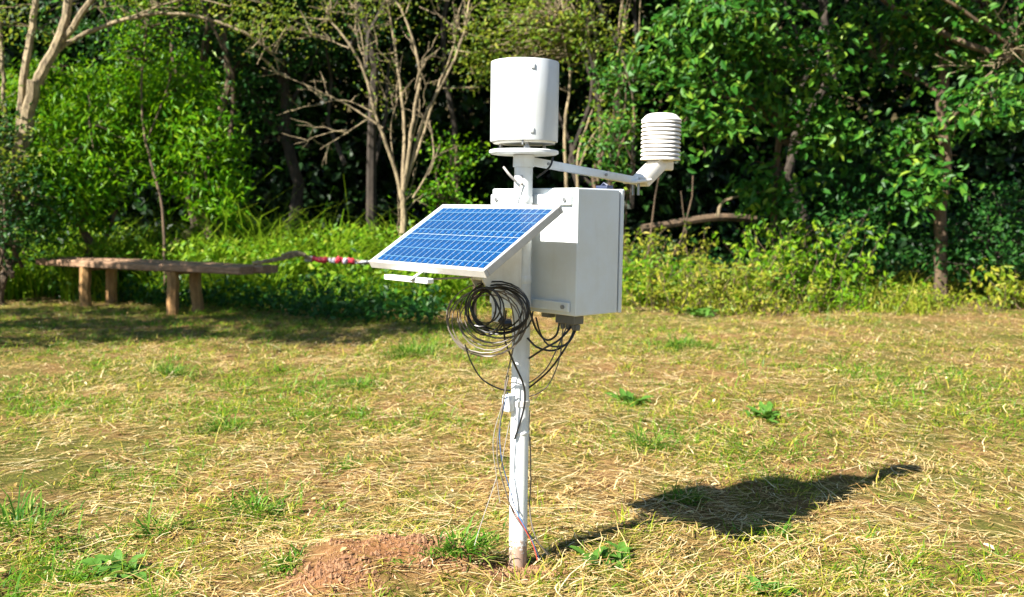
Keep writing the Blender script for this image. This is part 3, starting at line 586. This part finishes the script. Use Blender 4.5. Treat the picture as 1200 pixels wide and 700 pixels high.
# matted living grass in clumps
p, off, ix, c = tufts(24000, r_, 11, .024, lambda c: (green(c) + r_.normal(0, .6, len(c)) > -.6) & (r_.random(len(c)) > .95 * bare(c)) & (worn(c) < 1.0 + r_.normal(0, .8, len(c))), 1.3); n = len(p)
ch = np.clip(r_.gamma(3, .017, len(c)), .018, .11)
P_ = np.column_stack([p, gz(p[:, 0], p[:, 1]) - .003]); az = np.arctan2(off[:, 1], off[:, 0]) + r_.normal(0, .8, n)
sg = MB(); blades(sg, P_, az, np.clip(r_.normal(1.12, .30, n), .2, 1.5), ch[ix] * r_.uniform(.5, 1.4, n), r_.uniform(.0022, .0048, n) * far_(p) ** .6, 3, .9, .15)
tag(sg.build('short_grass', M['blade']), 'short yellow green mown grass growing through the straw', 'grass', kind='stuff')
p, off, ix, c = tufts(13000, r_, 13, .03, lambda c: (green(c) + r_.normal(0, .30, len(c)) > .32) & (bare(c) < .4), 1.3); n = len(p)
ch = np.clip(r_.gamma(3, .02, len(c)), .02, .12)
P_ = np.column_stack([p, gz(p[:, 0], p[:, 1]) - .003]); az = np.arctan2(off[:, 1], off[:, 0]) + r_.normal(0, .8, n)
sg = MB(); blades(sg, P_, az, np.clip(r_.normal(1.05, .32, n), .15, 1.5), ch[ix] * r_.uniform(.5, 1.4, n), r_.uniform(.003, .0065, n) * far_(p) ** .5, 3, 1.0, .12)
tag(sg.build('green_grass', M['green_blade']), 'patches of fresh green grass in the mown lawn', 'grass', kind='stuff')
# loose soil crumbs
n = 6500; c = r_.integers(0, len(SOIL), n); cs = np.array([[s[0][0], s[0][1], s[1], s[2]] for s in SOIL])[c]
x = cs[:, 0] + r_.normal(0, .6, n) * cs[:, 2]; y = cs[:, 1] + r_.normal(0, .6, n) * cs[:, 3]; s_ = np.clip(r_.gamma(1.2, .0024, n), .001, .016)
cl = MB(); oct_ = np.array([[1, 0, 0], [-1, 0, 0], [0, 1, 0], [0, -1, 0], [0, 0, 1], [0, 0, -.4]], float)
V = oct_[None] * s_[:, None, None] * r_.uniform(.6, 1.3, (n, 6, 1)) + np.stack([x, y, gz(x, y)], -1)[:, None] + r_.normal(0, .12, (n, 6, 3)) * s_[:, None, None]
T_ = np.array([[0, 2, 4], [2, 1, 4], [1, 3, 4], [3, 0, 4], [2, 0, 5], [1, 2, 5], [3, 1, 5], [0, 3, 5]])
cl.add(V.reshape(-1, 3), t=(T_[None] + (np.arange(n) * 6)[:, None, None]).reshape(-1, 3))
tag(cl.build('soil_crumbs', M['clod'], smooth=False), 'reddish crumbs of loose soil dug up round the mast', 'soil', kind='stuff')

# individual weeds standing out on the lawn
LEAFM = []
for q in range(4):                                       # unit leaves: ovate, arched, folded along the midrib
    rq = np.random.default_rng(q); ts = np.linspace(0, 1, 7); el = rq.uniform(.5, .9) - ts * rq.uniform(.6, 1.3)
    x_ = np.concatenate([[0], np.cumsum(np.cos(el[:-1]) / 6)]); z_ = np.concatenate([[0], np.cumsum(np.sin(el[:-1]) / 6)])
    w_ = .17 * np.sin(np.pi * np.clip(ts * .92 + .06, 0, 1)) ** .8 * rq.uniform(.85, 1.15, 7); w_[-1] = .004; w_[0] = .02
    V = np.concatenate([np.stack([x_, -w_, z_ + w_ * .35], -1), np.stack([x_, 0 * w_, z_], -1), np.stack([x_, w_, z_ + w_ * .35], -1)])
    LEAFM.append(MB().add(V, [[c_ * 7 + k, c_ * 7 + k + 1, c_ * 7 + 8 + k, c_ * 7 + 7 + k] for c_ in range(2) for k in range(6)]).mesh('leaf', M['lf_rosette'], True))
def tuft(name, label, px, py, kind, s, seed, green_=True):
    r = np.random.default_rng(seed); g = ground_at(px, py); g[2] = gz(g[0], g[1])
    t = thing(name, label, 'weed', tuple(g), r.uniform(0, 6), 'green weeds on the lawn')
    mb = MB()
    if kind == 'grass':
        n = int(160 + 1100 * s); P = np.column_stack([r.normal(0, s * .42, n) * r.choice([.5, 1, 1.6], n), r.normal(0, s * .26, n) * r.choice([.5, 1, 1.6], n), np.full(n, -.004)])
        az = np.arctan2(P[:, 1], P[:, 0]) + r.normal(0, .9, n)
        blades(mb, P, az, np.abs(r.normal(.85, .35, n)), np.clip(r.gamma(3.5, s * .095, n), .02, .24), r.uniform(.004, .010, n), 3, 1.2)
        mb.build('blades', M['tuft_blade'], t)['kind'] = 'stuff'
    else:
        n = int(30 + 60 * s)
        for q in range(n):
            ln = r.uniform(.4, 1) * s * .62; me = LEAFM[r.integers(len(LEAFM))]
            o = bpy.data.objects.new('leaf', me); col.objects.link(o); o.parent = t
            o.location = (r.normal(0, s * .22), r.normal(0, s * .22), 0); o.scale = (ln, ln * r.uniform(.7, 1.2), ln)
            o.rotation_euler = (r.normal(0, .25), r.uniform(-.35, .3), r.uniform(0, 6.28))
        k = 40; blades(mb, np.column_stack([r.normal(0, s * .3, (k, 2)), np.zeros(k)]), r.uniform(0, 6.28, k), r.uniform(.2, .9, k), r.uniform(.03, .08, k), np.full(k, .004), 2)
        mb.build('blades', M['green_blade'], t)['kind'] = 'stuff'
    return t
W_ = [(715, 660, 'leaf', .165, 'broad leaved rosette weed in the bare soil right of the mast foot'), (130, 678, 'leaf', .19, 'broad leaved weed near the bottom left corner'),
      (402, 546, 'grass', .13, 'dark green grass tuft left of the mast, above the soil heap'), (297, 602, 'grass', .20, 'wide green grass tuft at lower left, left of the soil heap'),
      (738, 470, 'leaf', .21, 'leafy green weed in the open right of the mast below the box'), (265, 505, 'grass', .24, 'large bright green grass tuft in the middle of the left lawn'),
      (897, 490, 'leaf', .20, 'small leafy weed above the long shadow'), (540, 668, 'grass', .15, 'sprawling grass tuft between the soil heap and the mast foot'),
      (420, 456, 'grass', .22, 'pale green grass patch left of the hanging cables'), (185, 625, 'grass', .17, 'green grass tuft between the two lowest tufts at far left'),
      (22, 622, 'grass', .30, 'dense dark grass tuft at the left edge'), (800, 583, 'grass', .13, 'grass tuft standing on the near edge of the long shadow'),
      (902, 622, 'grass', .13, 'thin upright grass tuft below the long shadow'), (900, 692, 'leaf', .12, 'low green weed at the bottom edge right of centre'),
      (800, 408, 'grass', .30, 'bright green grass patch beyond the box on the right'), (480, 416, 'grass', .34, 'bright green grass patch in front of the shaded weeds'),
      (345, 668, 'grass', .10, 'yellowish grass tuft beside the soil heap on its left'), (760, 520, 'grass', .18, 'low green grass patch right of the mast above the shadow'),
      (200, 440, 'grass', .26, 'green grass patch below the bench'), (820, 372, 'leaf', .34, 'green weed clump at the far lawn edge by the yellow bush')]
for k, (px, py, kd, s, lab) in enumerate(W_): tuft('grass_tuft' if kd == 'grass' else 'leafy_weed', lab, px, py, kd, s, 100 + k)

# ------------------------------------------------------------------ bench
LF = ground_at(102, 360); RF = ground_at(202, 368.5); bd = nrm(RF - LF); bp = np.array([-bd[1], bd[0], 0])
bench = thing('wooden_bench', 'long rustic wooden plank bench at the edge of the trees', 'bench', tuple((LF + RF) / 2), math.atan2(bd[1], bd[0]))
hl = np.linalg.norm(RF - LF) / 2; L0, L1 = -hl - .95, hl + 1.30
rb = np.random.default_rng(3)
def plank(x0, x1, y0, y1, z0, z1, name):
    mb = MB(); xs = np.linspace(x0, x1, 14); rings = []
    wz = np.cumsum(rb.normal(0, .003, 14)); wz -= np.linspace(wz[0], wz[-1], 14); wy = np.cumsum(rb.normal(0, .003, 14))
    for i_, x in enumerate(xs):
        c = .012; a, b_, p0, p1 = y0 + wy[i_], y1 + wy[i_] * .6, z0 + wz[i_] * .5, z1 + wz[i_]
        rings.append([[x, a + c, p0], [x, b_ - c, p0], [x, b_, p0 + c], [x, b_, p1 - c], [x, b_ - c, p1], [x, a + c, p1], [x, a, p1 - c], [x, a, p0 + c]])
    V = np.array(rings).reshape(-1, 3); n = 8
    mb.add(V, [[i_ * n + k, (i_ + 1) * n + k, (i_ + 1) * n + (k + 1) % n, i_ * n + (k + 1) % n] for i_ in range(13) for k in range(n)])
    mb.poly += [list(range(8)), [13 * 8 + k for k in range(8)][::-1]]
    return mb.build(name, M['wood'], bench)
plank(L0, L1 - .12, -.06, .155, .50, .585, 'plank'); plank(L0 + .05, L1, .165, .40, .505, .59, 'plank')
for x, y in ((-hl, 0), (hl, 0), (-hl + .02, .34), (hl + .02, .34)):
    mb = MB(); w = .055
    P = wob([x, y, -.08], [x + rb.normal(0, .015), y, .50], 5, .08, rb)
    mb.tube(P, [.075, .07, .068, .07, .07], 7); mb.build('leg', M['legwood'], bench)
for x in (-hl, hl): MB().box(x - .04, x + .04, -.03, .38, .455, .4995).build('cross_bar', M['wood'], bench)
# weathered rope with red and white barrier tape, tied from the bench end to a stake behind the mast
Lr = [A(296, 309, 9.75), A(330, 303, 9.8), A(352, 298, 9.8), A(365, 303, 9.85), A(400, 305, 9.9), A(432, 308, 9.95), A(480, 310, 10.0), A(556, 306, 10.1)]
rp = thing('rope', 'weathered brown rope stretched from the bench end towards the mast', 'rope', tuple(Lr[0]))
S_ = spline(np.array(Lr) - Lr[0], 10); n = len(S_); ph = np.linspace(0, 60, n)
for s0 in (0, 2.1, 4.2):
    MB().tube(S_ + .014 * np.stack([0 * ph, np.cos(ph + s0), np.sin(ph + s0)], -1), .012, 5).build('strand', M['bark_pale'], rp, True)
MB().tube(spline(np.array([A(330, 300, 9.8), A(345, 296, 9.8), A(358, 299, 9.8)]) - Lr[0], 6), .022, 6).build('knot', M['bark_pale'], rp, True)
tp = thing('barrier_tape', 'red and white barrier tape twisted round the rope between bench and mast', 'tape', tuple(A(365, 303, 9.85)))
M['tape_red'] = plain('tape_red', (.36, .02, .035), .4); M['tape_white'] = plain('tape_white', (.36, .36, .40), .4)
a0 = A(365, 303, 9.85); rt = np.random.default_rng(9)
segs = [(360, 366, 'w'), (366, 385, 'r'), (385, 393, 'w'), (393, 402, 'r'), (402, 406, 'w'), (406, 414, 'r'), (414, 436, 'w')]
for (x0, x1, c) in segs:
    k = 7; xs = np.linspace(x0, x1, k); C = np.array([A(x, 303 + (x - 360) * .06, 9.85 + (x - 360) * .001) for x in xs]) - a0
    rad = (.034 if c == 'r' else .028) * rt.uniform(.7, 1.25, k) * (1 if x1 < 420 else .45); mb = MB()
    mb.tube(C + rt.normal(0, .008, C.shape), rad, 7); o = mb.build('red_stripe' if c == 'r' else 'white_stripe', M['tape_red' if c == 'r' else 'tape_white'], tp)
sk = A(556, 306, 10.1); sg_ = sk.copy(); sg_[2] = gz(sk[0], sk[1])
tag(MB().tube(np.array([[0, 0, -.1], [.005, 0, .3], [0, 0, sk[2] - sg_[2] + .02]]), [.022, .02, .018], 7).build('wooden_stake', M['bark_brown'], smooth=True, loc=sg_), 'thin wooden stake behind the mast holding the rope', 'stake')

# ------------------------------------------------------------------ weather station
YAW = R(-47); MX, MY = .0194, 3.0556; ZS = .035
ws = thing('weather_station', 'white weather station mast with solar panel, rain gauge and grey equipment box', 'weather station', (MX, MY, ZS))
ws.rotation_mode = 'QUATERNION'
ws.rotation_quaternion = (Matrix.Rotation(R(.8), 4, 'Y') @ Matrix.Rotation(YAW, 4, 'Z')).to_quaternion()
def part(mb, name, mat, parent=ws, smooth=True): return mb.build(name, M[mat] if isinstance(mat, str) else mat, parent, smooth)
pole = part(MB().lathe([(.0305, -.16), (.0305, .42), (.0300, .423), (.0300, 1.332)], 28), 'pole', 'pole')
part(MB().lathe([(.0308, .417), (.0318, .419), (.0318, .427), (.0302, .429)], 28), 'joint_ring', 'white', pole)
# small white junction housing low on the pole
jb = part(MB().bbox(-.030, .006, -.056, -.022, .495, .552, .007), 'cable_housing', 'white')
part(MB().bbox(-.024, .000, -.0595, -.0555, .502, .545, .0018), 'housing_lid', 'white', jb)
part(MB().lathe([(.0312, .512), (.0328, .513), (.0328, .530), (.0312, .531)], 28), 'clamp_band', 'offwhite', jb)
# top plate + rain gauge
plate = part(MB().lathe([(.0, 1.332), (.104, 1.332), (.112, 1.336), (.112, 1.344), (.108, 1.3465), (.0, 1.3465)], 56), 'mounting_plate', 'white')
rg = part(MB().lathe([(.1010, 1.373), (.1085, 1.373), (.1090, 1.376), (.1090, 1.620), (.1080, 1.6235), (.1035, 1.6235), (.1030, 1.620), (.1020, 1.595), (.012, 1.515), (.010, 1.48)], 72), 'rain_gauge', 'gauge')
part(MB().lathe([(0, 1.3665), (.099, 1.3665), (.1005, 1.369), (.1005, 1.385), (0, 1.385)], 56), 'base_disc', 'offwhite', rg)
cam_loc = lambda a: (math.cos(a), math.sin(a))
toward = R(-90 + 47) ; seam = toward + R(12)
for k in range(3):
    a = seam - R(6) + k * R(120); c, s = cam_loc(a)
    part(MB().tube([(c * .082, s * .082, 1.3468), (c * .082, s * .082, 1.3662)], .006, 8), 'standoff_bolt', 'steel', rg)
    part(MB().lathe([(.0, 1.3555), (.011, 1.3555), (.011, 1.3475), (0, 1.3475)], 6, (c * .082, s * .082, 0)), 'nut', 'steel', rg)
for z, w in ((1.598, .006), (1.402, .006)):
    c, s = cam_loc(seam); Mx = np.eye(4); Mx[:3, :3] = np.array([[-s, c, 0], [c, s, 0], [0, 0, 1]]).T; Mx[:3, 3] = (c * .109, s * .109, z)
    part(MB().bbox(-.006, .006, -.001, .003, -.008, .008, .001, Mx), 'latch', 'gauge', rg)
c, s = cam_loc(seam); Mx = np.eye(4); Mx[:3, :3] = np.array([[-s, c, 0], [c, s, 0], [0, 0, 1]]).T; Mx[:3, 3] = (c * .109, s * .109, 1.498)
part(MB().box(-.0010, .0010, -.0008, .0004, -.118, .118, Mx), 'seam', 'gauge', rg)
c, s = cam_loc(toward - R(3))
part(MB().tube([(c * .1, s * .1, 1.358), (c * .1, s * .1, 1.384)], .0035, 6), 'set_screw', 'steel', rg)
# sensor arm, bracket, radiation shield
a0 = np.array([.012, .02, 1.312]); a1 = np.array([.092, .455, 1.262]); d = nrm(a1 - a0); sd = nrm(np.cross(d, [0, 0, 1])); upv = np.cross(sd, d)
def bar(mb, p, q, w, h, b=.002):
    p = np.array(p, float); q = np.array(q, float); d = nrm(q - p); s = nrm(np.cross(d, [0, 0, 1.0])); u_ = np.cross(s, d); Mx = np.eye(4)
    Mx[:3, 0] = d; Mx[:3, 1] = -s; Mx[:3, 2] = u_; Mx[:3, 3] = p
    L = np.linalg.norm(q - p); return mb.bbox(0, L, -w / 2, w / 2, -h / 2, h / 2, b, Mx)
arm = part(bar(MB(), a0, a1, .026, .026), 'sensor_arm', 'white')
part(MB().lathe([(.0312, 1.292), (.0345, 1.293), (.0345, 1.330), (.0312, 1.331)], 28), 'clamp', 'white', arm)
for k in (.06, .30): 
    p_ = a0 + d * k - sd * -.0115
    part(MB().tube([a0 + d * k + sd * .012, a0 + d * k + sd * .018], .005, 8), 'bolt', 'steel', arm)
SH = np.array([.102, .575, 1.343])
br = MB(); bar(br, a1 + np.array([-.005, -.03, -.006]), a1 + np.array([.006, .045, .004]), .074, .010, .004)
bar(br, a1 + np.array([.002, .02, -.004]), SH + np.array([0, -.010, -.016]), .066, .044, .006)
brk = part(br, 'shield_bracket', 'plastic')
part(MB().bbox(SH[0] - .028, SH[0] + .028, SH[1] - .035, SH[1] + .045, SH[2] - .040, SH[2] - .004, .006), 'bracket_foot', 'plastic', brk)
for dx in (-.012, .012): part(MB().tube([a1 + np.array([dx, .0, -.05]), a1 + np.array([dx, .0, .0])], .005, 8), 'u_bolt', 'steel', brk)
NP = 10; pit = .0143
rs = part(MB().lathe([(.0, .160), (.040, .1590), (.052, .155), (.060, .148), (.066, .141), (.0715, .136), (.0715, .1335), (.060, .139), (0, .142)], 48, SH), 'radiation_shield', 'plastic')
part(MB().lathe([(.030, -.006), (.046, -.006), (.046, .138), (.030, .138)], 32, SH), 'core', 'offwhite', rs)
pm = MB().lathe([(.044, .0085), (.058, .0078), (.066, .0035), (.0705, -.001), (.0705, -.0062), (.064, -.0025), (.056, .0040), (.044, .0050)], 48).mesh('shield_plate', M['plastic'], True)
for k in range(NP):
    o = bpy.data.objects.new('shield_plate', pm); col.objects.link(o); o.parent = rs; o.location = SH + np.array([0, 0, .002 + k * pit])
# enclosure
X0, X1, Y0, Y1, Z0, Z1 = -.2, .2, .045, .245, .822, 1.226
en = part(MB().bbox(X0, X1, Y0, Y1, Z0, Z1, .004), 'equipment_box', 'box', smooth=False)
part(MB().bbox(X0 + .006, X1 - .006, Y1 - .002, Y1 + .006, Z0 + .006, Z1 - .006, .002), 'gasket', 'dark', en, False)
dr = part(MB().bbox(X0 - .002, X1 + .002, Y1 + .0062, Y1 + .022, Z0 - .001, Z1 + .001, .004), 'door', 'box', en, False)
dr['label'] = 'box door on the far side with a dark gasket line'
for z0, z1 in ((1.172, 1.206), (.834, .866)):
    rl = part(MB().bbox(X0 + .004, X1 - .022, .0335, .0446, z0, z1, .003), 'mounting_rail', 'box', en, False)
    for x in (-.165, .155): part(MB().lathe([(0, 0), (.007, 0), (.007, .006), (0, .006)], 6, M=np.array([[1, 0, 0, x], [0, 0, -1, .0334], [0, 1, 0, (z0 + z1) / 2], [0, 0, 0, 1]], float)), 'bolt', 'steel', en)
for z in (1.189, .850):
    part(MB().lathe([(.0312, z - .011), (.0316, z - .010), (.0316, z + .010), (.0312, z + .011)], 28), 'pole_clamp', 'white')
lt = part(MB().bbox(.128, .178, .205, .238, Z1 + .0005, Z1 + .012, .003), 'latch', 'dark', en, False)
part(MB().tube([(.140, .22, Z1 + .010), (.150, .222, Z1 + .020), (.165, .224, Z1 + .012)], .004, 6), 'latch_loop', 'dark', lt)
gb = part(MB().bbox(.080, .168, .075, .120, Z0 - .032, Z0 - .0005, .004), 'gland_plate', 'gland', en, False)
for x in (.095, .12, .145, .16): part(MB().lathe([(.0, -.052), (.007, -.052), (.009, -.046), (.009, -.034), (.006, -.0325), (0, -.0325)], 10, (x, .098, Z0)), 'cable_gland', 'gland', en)
part(MB().bbox(.01, .05, .08, .11, Z0 - .02, Z0 - .0005, .004), 'cable_gland', M['red_wire'] if False else 'gland', en, False)
# solar panel
PC = np.array([-.025, -.24, 1.078]); TI = R(31.6); PW, PH, PT = .561, .357, .026
pv = np.array([0, math.cos(TI), math.sin(TI)]); pn = np.array([0, -math.sin(TI), math.cos(TI)])
PM = np.eye(4); PM[:3, 0] = (1, 0, 0); PM[:3, 1] = pv; PM[:3, 2] = pn; PM[:3, 3] = PC
fr = MB(); fw = .013; w2, h2 = PW / 2, PH / 2
fr.bbox(-w2, w2, h2 - fw, h2, -PT, 0, .0022, PM); fr.bbox(-w2, w2, -h2, -h2 + fw, -PT, 0, .0022, PM)
fr.bbox(-w2, -w2 + fw, -h2 + fw + .0003, h2 - fw - .0003, -PT, -.0004, .0022, PM); fr.bbox(w2 - fw, w2, -h2 + fw + .0003, h2 - fw - .0003, -PT, -.0004, .0022, PM)
sp_ = part(fr, 'solar_panel', 'alu', smooth=False)
part(MB().box(-w2 + .004, w2 - .004, -h2 + .004, h2 - .004, -.010, -.0052, PM), 'backsheet', 'backsheet', sp_, False)
ix0, ix1, iy0, iy1 = -w2 + fw + .006, w2 - fw - .006, -h2 + fw + .006, h2 - fw - .006
NC = 18; cw = (ix1 - ix0) / NC; rh = (iy1 - iy0 - .0028) / 2
cm = MB().box(-cw / 2 + .0015, cw / 2 - .0015, -rh / 2, rh / 2, 0, .0006).mesh('cell', M['cell'])
for rI in range(2):
    for k in range(NC):
        o = bpy.data.objects.new('cell', cm); col.objects.link(o); o.parent = sp_
        Lm = np.eye(4); Lm[:3, 3] = (ix0 + (k + .5) * cw, iy0 + rh / 2 + rI * (rh + .0028), -.0050)
        o.matrix_local = Matrix((PM @ Lm).tolist())
    for f in (.17, .5, .83):
        yb = iy0 + rI * (rh + .0028) + rh * f
        part(MB().box(ix0 + .001, ix1 - .001, yb - .0008, yb + .0008, -.0042, -.0038, PM), 'busbar', 'busbar', sp_, False)
part(MB().bbox(-.05, .05, .06, .13, -.030, -.0105, .004, PM), 'junction_box', 'black_cable', sp_, False)
# mounting hardware under the panel
mt = MB().bbox(-.205, .015, -.402, -.376, .932, .948, .003)
rail = part(mt, 'cross_rail', 'white', sp_, False)
part(MB().bbox(-.16, .12, h2 - .09, h2 - .06, -PT - .020, -PT - .004, .003, PM), 'cross_rail', 'white', sp_, False)
part(bar(MB(), (-.055, -.415, .940), (-.03, -.375, .972), .014, .006), 'strut', 'white', sp_, False)
part(MB().tube([(-.055, -.412, .939), (-.02, -.25, .943), (0, -.06, .950)], .0032, 6), 'stay_rod', 'white_cable', sp_)
def gusset(x, name):
    pts = [(-.030, .905), (-.030, 1.150), (-.050, 1.158), (-.175, 1.082), (-.195, 1.060), (-.195, .935), (-.180, .915)]
    mb = MB(); n = len(pts); V = [[x - .0025, y, z] for y, z in pts] + [[x + .0025, y, z] for y, z in pts]
    mb.add(V, [[k, (k + 1) % n, n + (k + 1) % n, n + k] for k in range(n)]); mb.poly += [list(range(n))[::-1], [n + k for k in range(n)]]
    return part(mb, name, 'offwhite', smooth=False)
gs = gusset(.026, 'gusset_plate'); gusset(-.026, 'gusset_plate')
part(MB().bbox(-.0232, .0232, -.198, -.190, .935, 1.055, .002), 'front_plate', 'white', gs, False)
ck = part(MB().bbox(-.030, .020, -.105, -.098, .795, .8985, .003), 'cable_hook_plate', 'white', smooth=False)
part(MB().bbox(-.020, .010, -.0975, -.030, .872, .884, .003), 'hook_arm', 'white', ck, False)
part(MB().tube([(-.012, -.106, .825), (-.012, -.109, .825)], .005, 8), 'hole', 'steel', ck)
for z in (.93, 1.12): part(MB().lathe([(.0312, z - .012), (.0318, z - .011), (.0318, z + .011), (.0312, z + .012)], 28), 'pole_clamp', 'white')
for z in (1.262, 1.238):
    c, s = cam_loc(toward - R(10)); part(MB().tube([(c * .0295, s * .0295, z), (c * .0325, s * .0325, z)], .0035, 8), 'rivet', 'steel')
# cables: positions are given on the plane facing the viewer (right, toward viewer, height) and turned into mast axes
def vw(r, t, z):                       # r = to the viewer's right, t = towards the viewer
    wx, wy = r, -t; cy, sy = math.cos(YAW), math.sin(YAW)
    return np.array([cy * wx + sy * wy, -sy * wx + cy * wy, z])
def vp(px, py, t=0.0):                 # photo pixel -> mast axes at t metres in front of the pole axis
    p = at(px, py, MY - t); z = p[2] - ZS; return vw(p[0] - MX - z * math.sin(R(.8)), t, z)
rc = np.random.default_rng(77)
def cable(pts, r, m, name='cable', n=8): return part(MB().tube(spline(pts, n), r, 6), name, m)
def coil(cx, cy, rx, ry, t, turns, m, r, jit, tilt=0, name='cable_coil', ph0=0.0):
    P = []
    for k in range(int(turns * 22) + 1):
        a = ph0 + k / 22 * 2 * math.pi; tt = k / 22
        w = 1 + jit * math.sin(1.7 * tt + cx) + jit * .6 * math.sin(a * .37 + 2)
        x = cx + rx * w * math.cos(a) + jit * 14 * math.sin(tt * 2.3); y = cy + ry * w * math.sin(a) + jit * 10 * math.cos(tt * 1.9)
        P.append(vp(x, y, t + .012 * math.sin(tt * 2.1) + .002 * tt + tilt * math.cos(a)))
    return part(MB().tube(P, r, 6), name, m)
HK = (580, 337)
coil(585, 363, 33, 27, .13, 5.6, 'black_cable', .0028, .17, .04)
coil(567, 362, 20, 24, .14, 3.3, 'black_cable', .0026, .20, .03)
coil(571, 377, 43, 39, .11, 4.6, 'grey_cable', .0021, .15, .04)
coil(577, 371, 36, 32, .12, 2.4, 'grey_cable', .0019, .13, .04, ph0=1.0)
part(MB().tube([vp(586, 374, .15), vp(592, 379, .155), vp(599, 378, .15)], [.012, .015, .011], 8), 'cable_tie', 'black_cable')
cable([vp(568, 338, .14), vp(580, 352, .16), vp(590, 378, .16), vp(592, 400, .13), vp(602, 425, .08), vp(613, 450, .05), vp(615, 470, .04), vp(611, 490, .036), vp(603, 515, .036)], .0032, 'black_cable')
cable([vp(545, 405, .11), vp(552, 425, .10), vp(565, 445, .08), vp(585, 456, .06), vp(598, 458, .05)], .0026, 'black_cable')
cable([vp(582, 337, .12), vp(612, 345, .06), vp(620, 362, .04), vp(628, 385, .02), vp(640, 398, -.03), vp(652, 392, -.05), vp(656, 375, -.06)], .0036, 'black_cable')
cable([vp(673, 382, .03), vp(668, 398, .04), vp(650, 410, .04), vp(630, 407, .04), vp(618, 396, .03)], .0034, 'black_cable')
cable([vp(677, 382, .03), vp(665, 402, .05), vp(645, 405, .05), vp(634, 392, .04), vp(628, 372, .0)], .0028, 'black_cable')
cable([vp(670, 382, .03), vp(655, 398, .05), vp(638, 408, .05), vp(620, 420, .02)], .0034, 'black_cable')
cable([vp(675, 383, .03), vp(662, 408, .05), vp(645, 432, .04), vp(628, 448, .02), vp(615, 458, .0)], .0032, 'black_cable')
cable([vp(664, 383, .03), vp(652, 410, .05), vp(640, 432, .04), vp(626, 445, .02), vp(614, 452, .0)], .0022, 'grey_cable')
cable([vp(660, 382, .03), vp(656, 418, .05), vp(645, 447, .04), vp(632, 460, .02), vp(616, 466, .0)], .0022, 'grey_cable')
cable([vp(590, 340, .12), vp(600, 362, .06), vp(603, 395, .05), vp(597, 428, .05), vp(592, 450, .05), vp(590, 480, .06)], .0024, 'grey_cable')
cable([vp(596, 440, .06), vp(590, 470, .07), vp(583, 520, .07), vp(584, 545, .07), vp(594, 580, .06), vp(602, 602, .045), vp(613, 618, .05), vp(628, 634, .03), vp(646, 651, .0)], .0024, 'grey_cable')
cable([vp(595, 460, .06), vp(586, 500, .07), vp(588, 540, .06), vp(598, 575, .05), vp(604, 596, .042), vp(612, 612, .05), vp(624, 634, .04), vp(632, 655, .05)], .0018, 'blue_wire')
cable([vp(597, 590, .045), vp(606, 606, .042), vp(615, 620, .05), vp(625, 640, .05), vp(630, 657, .06)], .0018, 'red_wire')
cable([vp(590, 470, .06), vp(578, 515, .06), vp(582, 560, .06), vp(586, 590, .06)], .0012, 'white_cable')
cable([vp(582, 560, .06), vp(572, 590, .08), vp(562, 620, .10), vp(556, 640, .12)], .0012, 'white_cable')
cable([vp(598, 492, .05), vp(592, 520, .06), vp(587, 550, .06)], .0012, 'white_cable')
cable([vp(621, 512, .0), vp(622, 560, .0), vp(621, 600, .01), vp(628, 630, .03), vp(642, 650, .02)], .0024, 'grey_cable')
cable([vp(621, 480, .0), vp(620, 505, .0), vp(622, 540, .0)], .0018, 'white_cable')
cable([vp(590, 196, .03), vp(597, 205, .04), vp(605, 213, .035)], .0042, 'white_cable', 'cable_stub')
cable([vp(648, 184, .0), vp(645, 194, .02), vp(637, 202, .03), vp(629, 208, .03)], .0036, 'black_cable')
cable([vp(612, 214, .035), vp(604, 226, .04), vp(596, 236, .04)], .0018, 'grey_cable')
